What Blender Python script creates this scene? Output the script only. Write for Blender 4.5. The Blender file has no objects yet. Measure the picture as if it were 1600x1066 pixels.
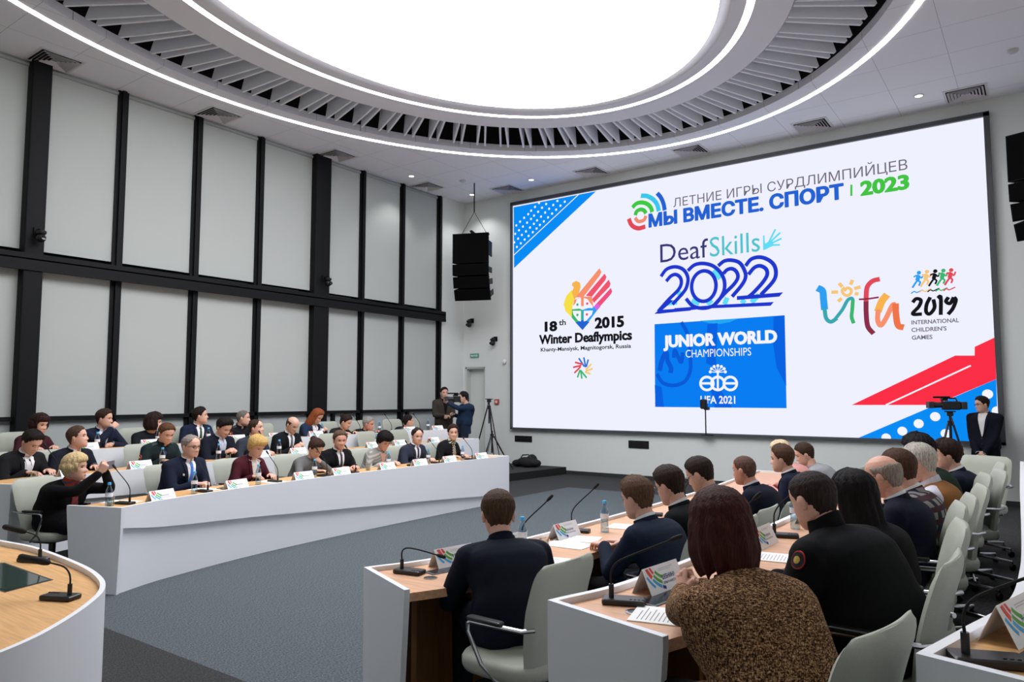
import bpy, bmesh, math, random, json
from math import pi, sin, cos, radians, sqrt, exp, atan2
from mathutils import Vector, Matrix
from mathutils.bvhtree import BVHTree
random.seed(7)
SC = bpy.context.scene
COL = SC.collection

# ------------------------------------------------------------------ camera, world, light levels, exposure
cam = bpy.data.objects.new('camera', bpy.data.cameras.new('camera')); COL.objects.link(cam)
cam.location = (0, 0, 1.70); cam.rotation_euler = (radians(90 + 4.35), 0, radians(36.03))
cam.data.sensor_width = 36; cam.data.lens = 25.74; cam.data.clip_start = 0.05; cam.data.clip_end = 100
SC.camera = cam
SC.view_settings.view_transform = 'Standard'; SC.view_settings.look = 'None'
SC.view_settings.gamma = 1.0; SC.view_settings.use_curve_mapping = False
SC.view_settings.exposure = 0.3
wd = bpy.data.worlds.new('world'); SC.world = wd; wd.use_nodes = True
wd.node_tree.nodes['Background'].inputs[0].default_value = (0.55, 0.6, 0.7, 1)
wd.node_tree.nodes['Background'].inputs[1].default_value = 0.15
PANEL_POWER = 6.6      # glowing oval in the ceiling
STRIP_POWER = 9.0      # the two led lines round it
SPOT_POWER = 40.0      # recessed downlights
SCREEN_POWER = 0.81    # led wall
CEIL = 6.53; WALL_X = -11.6; WALL_Y = 13.91; RIGHT_X = 2.3; BACK_Y = -2.6
OC = (-5.43, 6.46)     # centre of the ceiling oval

# ------------------------------------------------------------------ materials
MATS = {}
def lin(c):
    if isinstance(c, str):
        c = [int(c[i:i + 2], 16) / 255 for i in (0, 2, 4)]
    return tuple((x / 12.92 if x <= .04045 else ((x + .055) / 1.055) ** 2.4) for x in c[:3]) + (1,)
def mat(name, color='808080', rough=.5, metal=0, bump=0, scale=60, var=0, emit=0, spec=.5, trans=0, stretch=None, dist=.004):
    if name in MATS: return MATS[name]
    m = bpy.data.materials.new(name); m.use_nodes = True; MATS[name] = m
    nt = m.node_tree; b = nt.nodes['Principled BSDF']; c = lin(color)
    b.inputs['Base Color'].default_value = c; b.inputs['Roughness'].default_value = rough
    b.inputs['Metallic'].default_value = metal; b.inputs['Specular IOR Level'].default_value = spec
    if trans:
        b.inputs['Transmission Weight'].default_value = trans; b.inputs['IOR'].default_value = 1.33
    if emit:
        b.inputs['Emission Color'].default_value = c; b.inputs['Emission Strength'].default_value = emit
    if bump or var:
        tc = nt.nodes.new('ShaderNodeTexCoord'); mp = nt.nodes.new('ShaderNodeMapping')
        nz = nt.nodes.new('ShaderNodeTexNoise'); nz.inputs['Scale'].default_value = scale; nz.inputs['Detail'].default_value = 4
        nt.links.new(tc.outputs['Object'], mp.inputs[0]); nt.links.new(mp.outputs[0], nz.inputs['Vector'])
        if stretch: mp.inputs['Scale'].default_value = stretch
        if var:
            r = nt.nodes.new('ShaderNodeValToRGB'); nt.links.new(nz.outputs['Fac'], r.inputs[0])
            r.color_ramp.elements[0].position = .3; r.color_ramp.elements[1].position = .7
            r.color_ramp.elements[0].color = tuple(max(0, x * (1 - var)) for x in c[:3]) + (1,)
            r.color_ramp.elements[1].color = tuple(min(1, x * (1 + var)) for x in c[:3]) + (1,)
            nt.links.new(r.outputs[0], b.inputs['Base Color'])
        if bump:
            bp = nt.nodes.new('ShaderNodeBump'); bp.inputs['Strength'].default_value = bump; bp.inputs['Distance'].default_value = dist
            nt.links.new(nz.outputs['Fac'], bp.inputs['Height']); nt.links.new(bp.outputs[0], b.inputs['Normal'])
    return m
def cloth(c, var=.18):
    r = [int(c[i:i + 2], 16) for i in (0, 2, 4)]; g = sum(r) / 3
    d = ''.join('%02X' % int((x * .68 + g * .32) * (.80 if g < 90 else 1)) for x in r)
    return mat('cloth_' + c, d, .9, 0, .35, 220, var, spec=.15)
def hairmat(c): return mat('hair_' + c, c, .62, 0, .9, 1, .5, spec=.14, stretch=(190, 190, 12), dist=.008)
def skin(c='D3A590'): return mat('skin_' + c, c, .5, 0, .08, 90, .06, spec=.35)
def wood(name, c, sc=(3, 40, 40)):
    return mat(name, c, .42, 0, .05, 1.6, .16, stretch=sc, spec=.4)
white = mat('white_laminate', 'E6E7EA', .38, 0, spec=.4)
white2 = mat('white_laminate_side', 'E0E3E6', .42, 0, spec=.4)
wallm = mat('wall_paint', 'DADDDA', .8, 0, .05, 200, .02)
ceilm = mat('ceiling_paint', 'F0F1F8', .85)
black = mat('black_plastic', '0C0C0E', .4)
matte = mat('black_matte', '070708', .85)
blackmetal = mat('black_painted_metal', '0B0C0E', .6, 0, .05, 30, .1, spec=.2)
chrome = mat('chrome', 'C8CACC', .16, 1)
oak = wood('oak_top', 'D3A36C')
oak_pink = wood('oak_desk_top', 'D0A07C')
oak_dark = wood('oak_panel', '8A5F34', (30, 30, 3))
pale = mat('chair_upholstery', 'A0A396', .62, 0, .15, 260, .05)
paper = mat('paper', 'F2F2F0', .8)
dark_grey = mat('dark_grey', '2A2B2E', .5)

def glass_mat(name, color, rough=.02, ior=1.45, alpha_mix=.35):
    m = bpy.data.materials.new(name); m.use_nodes = True; nt = m.node_tree
    nt.nodes.remove(nt.nodes['Principled BSDF']); out = nt.nodes['Material Output']
    t = nt.nodes.new('ShaderNodeBsdfTransparent'); g = nt.nodes.new('ShaderNodeBsdfGlossy'); mx = nt.nodes.new('ShaderNodeMixShader')
    lw = nt.nodes.new('ShaderNodeLayerWeight'); lw.inputs[0].default_value = alpha_mix
    t.inputs[0].default_value = lin(color); g.inputs['Roughness'].default_value = rough
    nt.links.new(lw.outputs['Facing'], mx.inputs[0]); nt.links.new(t.outputs[0], mx.inputs[1]); nt.links.new(g.outputs[0], mx.inputs[2])
    nt.links.new(mx.outputs[0], out.inputs[0]); MATS[name] = m; return m
clear = glass_mat('clear_plastic', 'D6E6EE')
glassy = glass_mat('drinking_glass', 'F0F2EE')

# ------------------------------------------------------------------ mesh helpers
class MB:
    def __init__(s): s.v = []; s.f = []; s.m = []; s.cur = 0
    def add(s, vs, fs, M=None):
        o = len(s.v)
        s.v += [tuple(M @ Vector(v)) if M else tuple(v) for v in vs]
        s.f += [tuple(i + o for i in f) for f in fs]; s.m += [s.cur] * len(fs); return s
    def box(s, c, d, M=None, bev=0):
        x, y, z = c; a, b, e = d[0] / 2, d[1] / 2, d[2] / 2
        if bev:
            k = min(bev, a * .99, b * .99); r = []
            pts = []
            for (sx, sy) in ((1, 1), (-1, 1), (-1, -1), (1, -1)):
                for t in range(4):
                    an = {(1, 1): 0, (-1, 1): pi / 2, (-1, -1): pi, (1, -1): 1.5 * pi}[(sx, sy)] + t * pi / 6
                    pts.append((x + sx * (a - k) + k * cos(an), y + sy * (b - k) + k * sin(an)))
            kz = min(k, e * .9) * .5
            rings = []
            for zz, ins in ((z - e, kz), (z - e + kz, 0), (z + e - kz, 0), (z + e, kz)):
                rings.append([(x + (p[0] - x) * (1 - ins / a), y + (p[1] - y) * (1 - ins / b), zz) for p in pts])
            return s.loft(rings, M=M)
        vs = [(x + i * a, y + j * b, z + k * e) for i in (-1, 1) for j in (-1, 1) for k in (-1, 1)]
        return s.add(vs, [(0, 1, 3, 2), (4, 6, 7, 5), (0, 4, 5, 1), (2, 3, 7, 6), (0, 2, 6, 4), (1, 5, 7, 3)], M)
    def loft(s, rings, cap=True, M=None, closed=True):
        n = len(rings[0]); vs = [p for r in rings for p in r]; fs = []
        for i in range(len(rings) - 1):
            for j in range(n if closed else n - 1):
                k = (j + 1) % n
                fs.append((i * n + j, i * n + k, (i + 1) * n + k, (i + 1) * n + j))
        if cap: fs += [tuple(reversed(range(n))), tuple(range((len(rings) - 1) * n, len(rings) * n))]
        return s.add(vs, fs, M)
    def tube(s, pts, r, n=10, M=None, round_ends=False):
        pts = [Vector(p) for p in pts]
        rs = list(r) if isinstance(r, (list, tuple)) else [r] * len(pts)
        if round_ends:
            d0 = (pts[0] - pts[1]).normalized(); d1 = (pts[-1] - pts[-2]).normalized()
            pts = [pts[0] + d0 * rs[0] * .95, pts[0] + d0 * rs[0] * .6] + pts + [pts[-1] + d1 * rs[-1] * .6, pts[-1] + d1 * rs[-1] * .95]
            rs = [rs[0] * .3, rs[0] * .8] + rs + [rs[-1] * .8, rs[-1] * .3]
        rings = []; up = None
        for i, p in enumerate(pts):
            t = (pts[min(i + 1, len(pts) - 1)] - pts[max(i - 1, 0)]).normalized()
            if up is None: up = Vector((0, 0, 1)) if abs(t.z) < .9 else Vector((0, 1, 0))
            a = t.cross(up)
            if a.length < 1e-4: a = t.cross(Vector((1, 0, 0)))
            a.normalize(); b = a.cross(t).normalized(); up = b
            rings.append([p + a * (rs[i] * cos(2 * pi * k / n)) + b * (rs[i] * sin(2 * pi * k / n)) for k in range(n)])
        return s.loft(rings, M=M)
    def lathe(s, prof, n=20, M=None, c=(0, 0, 0)):
        rings = [[(c[0] + r * cos(2 * pi * k / n), c[1] + r * sin(2 * pi * k / n), c[2] + z) for k in range(n)] for r, z in prof]
        return s.loft(rings, M=M)
    def ball(s, c, r, n=12, M=None):
        r = (r, r, r) if not isinstance(r, (tuple, list)) else r
        prof = [(sin(pi * (i + .02) / (n * .5 + .04)), -cos(pi * (i + .02) / (n * .5 + .04))) for i in range(n // 2 + 1)]
        rings = [[(c[0] + r[0] * p * cos(2 * pi * k / n), c[1] + r[1] * p * sin(2 * pi * k / n), c[2] + r[2] * z) for k in range(n)] for p, z in prof]
        return s.loft(rings, M=M)
    def prism(s, poly, z0, z1, M=None):
        n = len(poly); vs = [(x, y, z0) for x, y in poly] + [(x, y, z1) for x, y in poly]
        fs = [tuple(reversed(range(n))), tuple(range(n, 2 * n))] + [(i, (i + 1) % n, n + (i + 1) % n, n + i) for i in range(n)]
        return s.add(vs, fs, M)
    def ribbon(s, A, B):  # solid between two 3d polylines given as 4 lines (list of 4-tuples per station)
        rings = A; return s.loft(rings)
    def mesh(s, name, mats, smooth=True, auto=40):
        me = bpy.data.meshes.new(name); me.from_pydata(s.v, [], s.f)
        for m in (mats if isinstance(mats, (list, tuple)) else [mats]): me.materials.append(m)
        me.polygons.foreach_set('material_index', s.m)
        bm = bmesh.new(); bm.from_mesh(me); bmesh.ops.recalc_face_normals(bm, faces=bm.faces[:])
        if smooth:
            lim = radians(auto)
            for e in bm.edges:
                e.smooth = not (len(e.link_faces) == 2 and e.calc_face_angle(0) > lim)
            for f in bm.faces: f.smooth = True
        bm.to_mesh(me); bm.free(); return me
    def build(s, name, mats, parent=None, smooth=True, auto=40):
        return link(name, s.mesh(name, mats, smooth, auto), parent)
def link(name, me, parent=None):
    o = bpy.data.objects.new(name, me); COL.objects.link(o)
    if parent: o.parent = parent
    return o
def tag(o, label=None, cat=None, group=None, kind=None):
    if label: o['label'] = label
    if cat: o['category'] = cat
    if group: o['group'] = group
    if kind: o['kind'] = kind
    return o
def empty(name, loc=(0, 0, 0), rz=0, label=None, cat=None, group=None):
    o = bpy.data.objects.new(name, None); COL.objects.link(o); o.location = loc; o.rotation_euler = (0, 0, rz)
    o.empty_display_size = .1; return tag(o, label, cat, group)
def structure(o): o['kind'] = 'structure'; return o
KIDS = {}
def copy_tree(o, parent=None):
    c = o.copy(); COL.objects.link(c)
    if parent: c.parent = parent
    for ch in [x for x in o.children]: copy_tree(ch, c)
    return c
PLACED = set()
def place(proto, loc, rz, label, group=None):
    if proto.name not in PLACED: PLACED.add(proto.name); o = proto
    else: o = copy_tree(proto); PLACED.add(o.name)
    o.location = loc; o.rotation_euler = (0, 0, rz); o['label'] = label
    if group: o['group'] = group
    return o
def remesh(mb, voxel, smooth=3, fac=.5):
    me = bpy.data.meshes.new('tmp'); me.from_pydata(mb.v, [], mb.f)
    o = bpy.data.objects.new('tmp', me); COL.objects.link(o)
    m = o.modifiers.new('r', 'REMESH'); m.mode = 'VOXEL'; m.voxel_size = voxel; m.use_smooth_shade = True
    if smooth:
        sm = o.modifiers.new('s', 'SMOOTH'); sm.iterations = smooth; sm.factor = fac
    dg = bpy.context.evaluated_depsgraph_get()
    r = bpy.data.meshes.new_from_object(o.evaluated_get(dg))
    bpy.data.objects.remove(o); bpy.data.meshes.remove(me)
    r.polygons.foreach_set('use_smooth', [True] * len(r.polygons)); return r
def mesh_arrays(me):
    return [tuple(v.co) for v in me.vertices], [tuple(p.vertices) for p in me.polygons]
def catmull(pts, n=10):
    P = [Vector(p) for p in pts]; P = [P[0] * 2 - P[1]] + P + [P[-1] * 2 - P[-2]]; out = []
    for i in range(1, len(P) - 2):
        for k in range(n):
            t = k / n; a, b, c, d = P[i - 1:i + 3]
            out.append(.5 * ((2 * b) + (c - a) * t + (2 * a - 5 * b + 4 * c - d) * t * t + (3 * b - a - 3 * c + d) * t ** 3))
    out.append(P[-2]); return out
def emis(name, c, s):
    if name in MATS: return MATS[name]
    m = bpy.data.materials.new(name); m.use_nodes = True; nt = m.node_tree; nt.nodes.remove(nt.nodes['Principled BSDF'])
    e = nt.nodes.new('ShaderNodeEmission'); e.inputs[0].default_value = lin(c); e.inputs[1].default_value = s
    nt.links.new(e.outputs[0], nt.nodes['Material Output'].inputs[0]); MATS[name] = m; return m
# ------------------------------------------------------------------ the room
def floor_material():
    m = mat('carpet', '4A4C4E', .95, spec=.1); nt = m.node_tree; b = nt.nodes['Principled BSDF']
    tc = nt.nodes.new('ShaderNodeTexCoord'); nz = nt.nodes.new('ShaderNodeTexNoise'); nz.inputs['Scale'].default_value = 150; nz.inputs['Detail'].default_value = 6
    mp = nt.nodes.new('ShaderNodeMapping'); mp.inputs['Scale'].default_value = (.35, 1, 1); nt.links.new(tc.outputs['Object'], mp.inputs[0]); nt.links.new(mp.outputs[0], nz.inputs['Vector'])
    sx = nt.nodes.new('ShaderNodeSeparateXYZ'); nt.links.new(tc.outputs['Object'], sx.inputs[0])
    def gt(sock, v, flip=False):
        n = nt.nodes.new('ShaderNodeMath'); n.operation = 'LESS_THAN' if flip else 'GREATER_THAN'; nt.links.new(sock, n.inputs[0]); n.inputs[1].default_value = v; return n.outputs[0]
    def mul(a, c):
        n = nt.nodes.new('ShaderNodeMath'); n.operation = 'MULTIPLY'; nt.links.new(a, n.inputs[0]); nt.links.new(c, n.inputs[1]); return n.outputs[0]
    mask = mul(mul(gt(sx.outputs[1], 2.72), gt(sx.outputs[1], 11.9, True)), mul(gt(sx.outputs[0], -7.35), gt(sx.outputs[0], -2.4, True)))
    def ramp(c0, c1):
        r = nt.nodes.new('ShaderNodeValToRGB'); nt.links.new(nz.outputs['Fac'], r.inputs[0])
        r.color_ramp.elements[0].position = .33; r.color_ramp.elements[1].position = .68
        r.color_ramp.elements[0].color = lin(c0); r.color_ramp.elements[1].color = lin(c1); return r.outputs[0]
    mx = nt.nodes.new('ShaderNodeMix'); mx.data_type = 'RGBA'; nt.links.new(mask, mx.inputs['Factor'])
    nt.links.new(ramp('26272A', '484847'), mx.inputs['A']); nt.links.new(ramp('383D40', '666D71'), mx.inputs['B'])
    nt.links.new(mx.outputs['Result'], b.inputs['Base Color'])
    bp = nt.nodes.new('ShaderNodeBump'); bp.inputs['Strength'].default_value = .5; bp.inputs['Distance'].default_value = .01
    nt.links.new(nz.outputs['Fac'], bp.inputs['Height']); nt.links.new(bp.outputs[0], b.inputs['Normal']); return m
W = RIGHT_X - WALL_X; D = WALL_Y - BACK_Y; CX = (RIGHT_X + WALL_X) / 2; CY = (WALL_Y + BACK_Y) / 2
structure(MB().box((CX, CY, -.1), (W + .6, D + .6, .2)).build('floor', floor_material()))
structure(MB().box((CX, BACK_Y - .1, CEIL / 2), (W + .4, .2, CEIL)).build('wall_back', wallm))
structure(MB().box((RIGHT_X + .1, CY, CEIL / 2), (.2, D + .4, CEIL)).build('wall_right', wallm))
# screen wall with the door recess at its left end
DX0, DX1, DZ = -11.55, -10.92, 2.42
w = MB(); T = .25
w.box(((WALL_X + DX0) / 2 - .1, WALL_Y + T / 2, CEIL / 2), (DX0 - WALL_X + .2, T, CEIL))
w.box(((DX0 + DX1) / 2, WALL_Y + T / 2, (CEIL + DZ) / 2), (DX1 - DX0, T, CEIL - DZ))
w.box(((DX1 + RIGHT_X) / 2 + .1, WALL_Y + T / 2, CEIL / 2), (RIGHT_X - DX1 + .2, T, CEIL))
w.box((CX, WALL_Y + T + .02, CEIL / 2), (W, .04, CEIL))
structure(w.build('wall_front', wallm, smooth=False))
d = empty('door_1'); structure(d)
MB().box(((DX0 + DX1) / 2, WALL_Y + .2, DZ / 2 + .08), (DX1 - DX0 - .06, .04, DZ - .18)).build('door_leaf', mat('door_white', 'D4D8D2', .5), d)
MB().box((DX0 + .02, WALL_Y + .12, DZ / 2)  , (.04, .2, DZ)).box((DX1 - .02, WALL_Y + .12, DZ / 2), (.04, .2, DZ)).box(((DX0 + DX1) / 2, WALL_Y + .12, DZ - .02), (DX1 - DX0, .2, .04)).build('door_frame', mat('door_frame', 'C4C8C4', .5), d)
# glazed left wall: window bays with blinds
cols = [(4.17, 4.43), (9.23, 9.60)]
mull = [5.51, 6.79, 8.04, 10.57, 11.77, 13.02, 2.9, 1.5, .2, -1.1]
blind = mat('blind_fabric', 'B4B8B4', .85, 0, .1, 300, .03, spec=.1)
blind2 = mat('blind_lower', 'B0B5B3', .8, 0, .1, 300, .03, spec=.1)
edges = sorted([(a, b) for a, b in cols] + [(m - .08, m + .08) for m in mull])
prev = BACK_Y; bays = []
for a, b in edges: bays.append((prev, a)); prev = b
bays = [x for x in bays if x[1] - x[0] > .3]
for i, (a, b) in enumerate(bays):
    wn = empty('window_%d' % (i + 1)); structure(wn); ym = (a + b) / 2; ln = b - a
    MB().box((WALL_X - .06, ym, 5.16), (.02, ln, 2.74)).build('blind', blind, wn)
    MB().box((WALL_X - .06, ym, 2.47), (.02, ln, 2.2)).build('blind', blind, wn)
    MB().box((WALL_X - .07, ym, .68), (.02, ln, 1.36)).build('blind', blind2, wn)
    MB().box((WALL_X - .16, ym, CEIL / 2), (.02, ln + .16, CEIL)).build('pane', mat('night_glass', '10151A', .08), wn)
    MB().tube([(WALL_X - .05, a, CEIL - .05), (WALL_X - .05, b, CEIL - .05)], .035, 10).build('blind_roller', mat('roller_grey', '9EA29F', .5), wn)
k = 0
for m in mull:
    k += 1; t = MB()
    t.box((WALL_X - .05, m, CEIL / 2), (.14, .06, CEIL)); t.box((WALL_X - .07, m - .055, CEIL / 2), (.1, .05, CEIL)); t.box((WALL_X - .07, m + .055, CEIL / 2), (.1, .05, CEIL))
    structure(t.build('trim_%d' % k, blackmetal, smooth=False))
for a, b in cols:
    k += 1; structure(MB().box((WALL_X - .04, (a + b) / 2, CEIL / 2), (.3, b - a, CEIL), bev=.02).build('trim_%d' % k, blackmetal))
rail = MB().box((WALL_X + .02, 5.5, 3.58), (.22, 15.2, .13)).box((WALL_X + .05, 5.5, 3.67), (.16, 15.2, .09)).box((WALL_X + .11, 5.5, 3.50), (.05, 15.2, .05))
k += 1; structure(rail.build('trim_%d' % k, blackmetal, smooth=False))
for z in (1.39, .88):
    k += 1; structure(MB().box((WALL_X - .03, 5.3, z), (.1, 15.6, .06)).build('trim_%d' % k, blackmetal, smooth=False))
for y in (9.85, 11.98, 6.2):
    k += 1; structure(MB().box((WALL_X - .03, y, 1.13), (.08, .07, .46)).build('trim_%d' % k, blackmetal, smooth=False))
structure(MB().box((WALL_X - .1, 13.55, CEIL / 2), (.2, .9, CEIL)).box((WALL_X - .3, CY, CEIL / 2), (.1, D, CEIL)).build('wall_left', wallm, smooth=False))
structure(MB().box((-4.6, WALL_Y - .012, .04), (13.6, .024, .08)).build('baseboard_front', mat('skirting', '2B2D30', .6), smooth=False))

# ceiling with an oval opening
def ell(a, b, t, cy=None): return (OC[0] + a * cos(t), (cy or OC[1]) + b * sin(t))
N = 160; A = [2 * pi * i / N for i in range(N)]
def tile_material():
    m = mat('ceiling_tiles', 'EBE8EC', .85); nt = m.node_tree; b = nt.nodes['Principled BSDF']
    tc = nt.nodes.new('ShaderNodeTexCoord'); br = nt.nodes.new('ShaderNodeTexBrick'); br.offset = 0; br.squash = 1
    br.inputs['Scale'].default_value = 1; br.inputs['Brick Width'].default_value = .9; br.inputs['Row Height'].default_value = .9
    br.inputs['Mortar Size'].default_value = .004; br.inputs['Mortar Smooth'].default_value = .3
    br.inputs['Color1'].default_value = lin('EFF0F7'); br.inputs['Color2'].default_value = lin('EFF0F7'); br.inputs['Mortar'].default_value = lin('B9B5BA')
    nt.links.new(tc.outputs['Object'], br.inputs['Vector']); nt.links.new(br.outputs[0], b.inputs['Base Color']); return m
ra, rb = [], []
for t in A:
    c, s = cos(t), sin(t); hx, hy = ell(4.88, 6.10, t)
    dx, dy = hx - OC[0], hy - OC[1]
    ks = []
    if dx: ks.append(((RIGHT_X + .2 if dx > 0 else WALL_X - .3) - OC[0]) / dx)
    if dy: ks.append(((WALL_Y + .2 if dy > 0 else BACK_Y - .2) - OC[1]) / dy)
    kk = min(x for x in ks if x > 0); ra.append((OC[0] + dx * kk, OC[1] + dy * kk)); rb.append((hx, hy))
# corner points belong on the rectangle
for cx_, cy_ in ((RIGHT_X + .2, WALL_Y + .2), (WALL_X - .3, WALL_Y + .2), (WALL_X - .3, BACK_Y - .2), (RIGHT_X + .2, BACK_Y - .2)):
    j = min(range(N), key=lambda i: (ra[i][0] - cx_) ** 2 + (ra[i][1] - cy_) ** 2); ra[j] = (cx_, cy_)
c = MB()
c.loft([[(x, y, CEIL) for x, y in ra], [(x, y, CEIL) for x, y in rb], [(x, y, CEIL + .12) for x, y in rb], [(x, y, CEIL + .12) for x, y in ra], [(x, y, CEIL) for x, y in ra]], cap=False)
ceil = structure(c.build('ceiling', tile_material(), auto=30))
# dark recess above the opening
c = MB(); c.loft([[(*ell(4.95, 6.17, t), CEIL + .1) for t in A], [(*ell(4.95, 6.17, t), CEIL + .75) for t in A]], cap=False)
c.add([(*ell(4.95, 6.17, t), CEIL + .75) for t in A], [tuple(range(N))])
c.build('recess', matte, ceil)
# inner white ring with its raised lip
def ring(mb, a0, b0, a1, b1, z0, z1, cy=6.52):
    mb.loft([[(*ell(a0, b0, t, cy), z0) for t in A], [(*ell(a1, b1, t, cy), z0) for t in A], [(*ell(a1, b1, t, cy), z1) for t in A], [(*ell(a0, b0, t, cy), z1) for t in A], [(*ell(a0, b0, t, cy), z0) for t in A]], cap=False)
    return mb
canopy = empty('ceiling_canopy', (0, 0, 0), 0, 'white oval ring ceiling canopy with radial fins around the glowing oval', 'ceiling canopy')
m_ = MB(); ring(m_, 3.70, 4.74, 3.23, 4.27, CEIL, CEIL + .3); ring(m_, 3.13, 4.17, 2.95, 3.99, CEIL, CEIL + .3)
m_.loft([[(*ell(2.95, 3.99, t, 6.52), CEIL) for t in A], [(*ell(2.88, 3.92, t, 6.52), CEIL + .03) for t in A], [(*ell(2.82, 3.86, t, 6.52), CEIL + .10) for t in A]], cap=False)
ring(m_, 3.23, 4.27, 3.13, 4.17, CEIL + .02, CEIL + .3)
m_.build('inner_ring', ceilm, canopy)
MB().loft([[(*ell(3.7, 4.74, t, 6.52), CEIL + .3) for t in A], [(*ell(3.7, 4.74, t, 6.52), CEIL + .74) for t in A]], cap=False).build('ring_upstand', matte, canopy)
finm = mat('fin_white', 'EEEFF5', .6)
NP = 72; fr = 0; rest = MB()
fm = None
for i in range(NP):
    t0 = 2 * pi * (i + .5) / NP
    for sgn in (-1, 1):
        t = t0 + sgn * .0125
        p0 = Vector((*ell(3.72, 4.76, t, 6.52), 0)); p1 = Vector((*ell(4.80, 6.02, t + sgn * .002), 0)); p1 = p0 + (p1 - p0) * .93
        u = (p1 - p0).normalized(); nrm = Vector((-u.y, u.x, 0)) * .017
        def fin(mb):
            prof = [(p0, CEIL + .005), (p1 - u * .02, CEIL + .005), (p1, CEIL + .03), (p1 - u * .12, CEIL + .34), (p0, CEIL + .34)]
            vs = [(q.x + s_ * nrm.x, q.y + s_ * nrm.y, z) for s_ in (-1, 1) for q, z in prof]
            mb.add(vs, [(4, 3, 2, 1, 0), (5, 6, 7, 8, 9)] + [(a_, (a_ + 1) % 5, 5 + (a_ + 1) % 5, 5 + a_) for a_ in range(5)])
        seen = p0.y > 3.2
        if seen and fr < 100:
            mb = MB(); fin(mb); mb.build('fin', finm, canopy, smooth=False); fr += 1
        else: fin(rest)
o = rest.build('fin', finm, canopy, smooth=False); o['kind'] = 'stuff'
pe = emis('glow_panel', 'F8F9FF', PANEL_POWER); se = emis('glow_strip', 'FFFFFF', STRIP_POWER)
c = MB(); c.add([(*ell(2.80, 3.84, t, 6.52), CEIL + .004) for t in A], [tuple(range(N))]); 
lp = empty('oval_ceiling_light', (0, 0, 0), 0, 'large glowing white oval ceiling light above the hall', 'ceiling light')
c.build('diffuser', pe, lp, smooth=False)
MB().loft([[(*ell(2.79, 3.83, t, 6.52), CEIL + .012) for t in A], [(*ell(2.79, 3.83, t, 6.52), CEIL + .2) for t in A]]).build('housing', matte, lp)
s1 = MB(); ring(s1, 3.225, 4.265, 3.135, 4.175, CEIL + .005, CEIL + .02)
tag(s1.build('light_strip', se), 'thin glowing oval light strip set in the inner ceiling ring', 'light strip')
s2 = MB(); ring(s2, 5.235, 6.515, 5.15, 6.43, CEIL - .006, CEIL - .001, 6.46)
tag(s2.build('light_strip', se), 'outer thin glowing oval light strip running in the flat ceiling', 'light strip')

# vents, downlights, detectors in the ceiling
vm = mat('vent_white', 'D6D3D6', .5)
def vent(label, x, y):
    r = empty('ceiling_vent', (x, y, CEIL), 0, label, 'vent', 'ceiling vents')
    f = MB(); h = .3
    f.loft([[(i * q, j * q, z) for i, j in ((-1, -1), (1, -1), (1, 1), (-1, 1))] for q, z in ((h, 0), (h, -.012), (h - .035, -.014), (h - .035, .0), (h, 0))], cap=False)
    f.build('frame', vm, r, smooth=False)
    for q in (.245, .2, .155, .11, .065):
        MB().loft([[(i * a, j * a, z) for i, j in ((-1, -1), (1, -1), (1, 1), (-1, 1))] for a, z in ((q, -.03), (q - .028, -.002), (q - .03, -.002), (q - .004, -.032), (q, -.03))], cap=False).build('louvre', vm, r, smooth=False)
    MB().box((0, 0, -.001), (.55, .55, .001)).build('backing', matte, r)
V = [('square ceiling vent nearest the camera above the thick dark column', -11.32, 4.38), ('square ceiling vent above the third window bay from the left edge', -11.28, 6.94),
     ('square ceiling vent above the second thick dark column', -11.28, 9.55), ('square ceiling vent above the last window bays near the corner', -11.30, 12.23),
     ('square ceiling vent in the corner beyond the hanging loudspeaker', -9.96, 13.5), ('square ceiling vent above the left third of the led screen', -7.71, 13.5),
     ('square ceiling vent above the middle of the led screen', -5.44, 13.45), ('square ceiling vent above the title of the led screen', -3.16, 13.45), ('square ceiling vent above the right end of the led screen', -.82, 13.45)]
for v in V: vent(*v)
de = emis('downlight_glow', 'FFFDF5', 9.0)
for lab, x, y in [('round downlight in the ceiling over the windows before the corner', -11.04, 11.43), ('round downlight in the ceiling near the left end of the led screen', -9.07, 13.2),
                  ('round downlight in the ceiling corner beside the hanging loudspeaker cable', -10.9, 13.36), ('round downlight in the ceiling over the right end of the led screen', -1.44, 13.1),
                  ('added unseen downlight in the rear ceiling behind the camera', 1.2, .5), ('added unseen downlight in the ceiling over the right rear seats', 1.2, 6.5)]:  # these two are out of view, added as extra light for the hall
    r = empty('downlight', (x, y, CEIL), 0, lab, 'ceiling light', 'recessed downlights')
    MB().lathe([(.075, 0), (.075, -.01), (.055, -.012), (.055, -.002)], 20).build('trim_ring', vm, r)
    MB().lathe([(.054, -.004), (.054, -.007)], 20).build('lamp', de, r)
    L = bpy.data.lights.new('downlight_beam', 'SPOT'); L.energy = SPOT_POWER; L.spot_size = radians(110); L.spot_blend = .6; L.shadow_soft_size = .06
    lo = bpy.data.objects.new('downlight_beam', L); COL.objects.link(lo); lo.parent = r; lo.location = (0, 0, -.03)
for lab, x, y in [('small round smoke detector in the ceiling at the right edge', -.16, 12.11), ('small round smoke detector in the ceiling near the corner', -10.35, 12.35)]:
    tag(MB().lathe([(.07, 0), (.07, -.02), (.04, -.045), (.01, -.046)], 18).build('smoke_detector', mat('detector', 'C9C6CA', .5)), lab, 'smoke detector').location = (x, y, CEIL)

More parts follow.
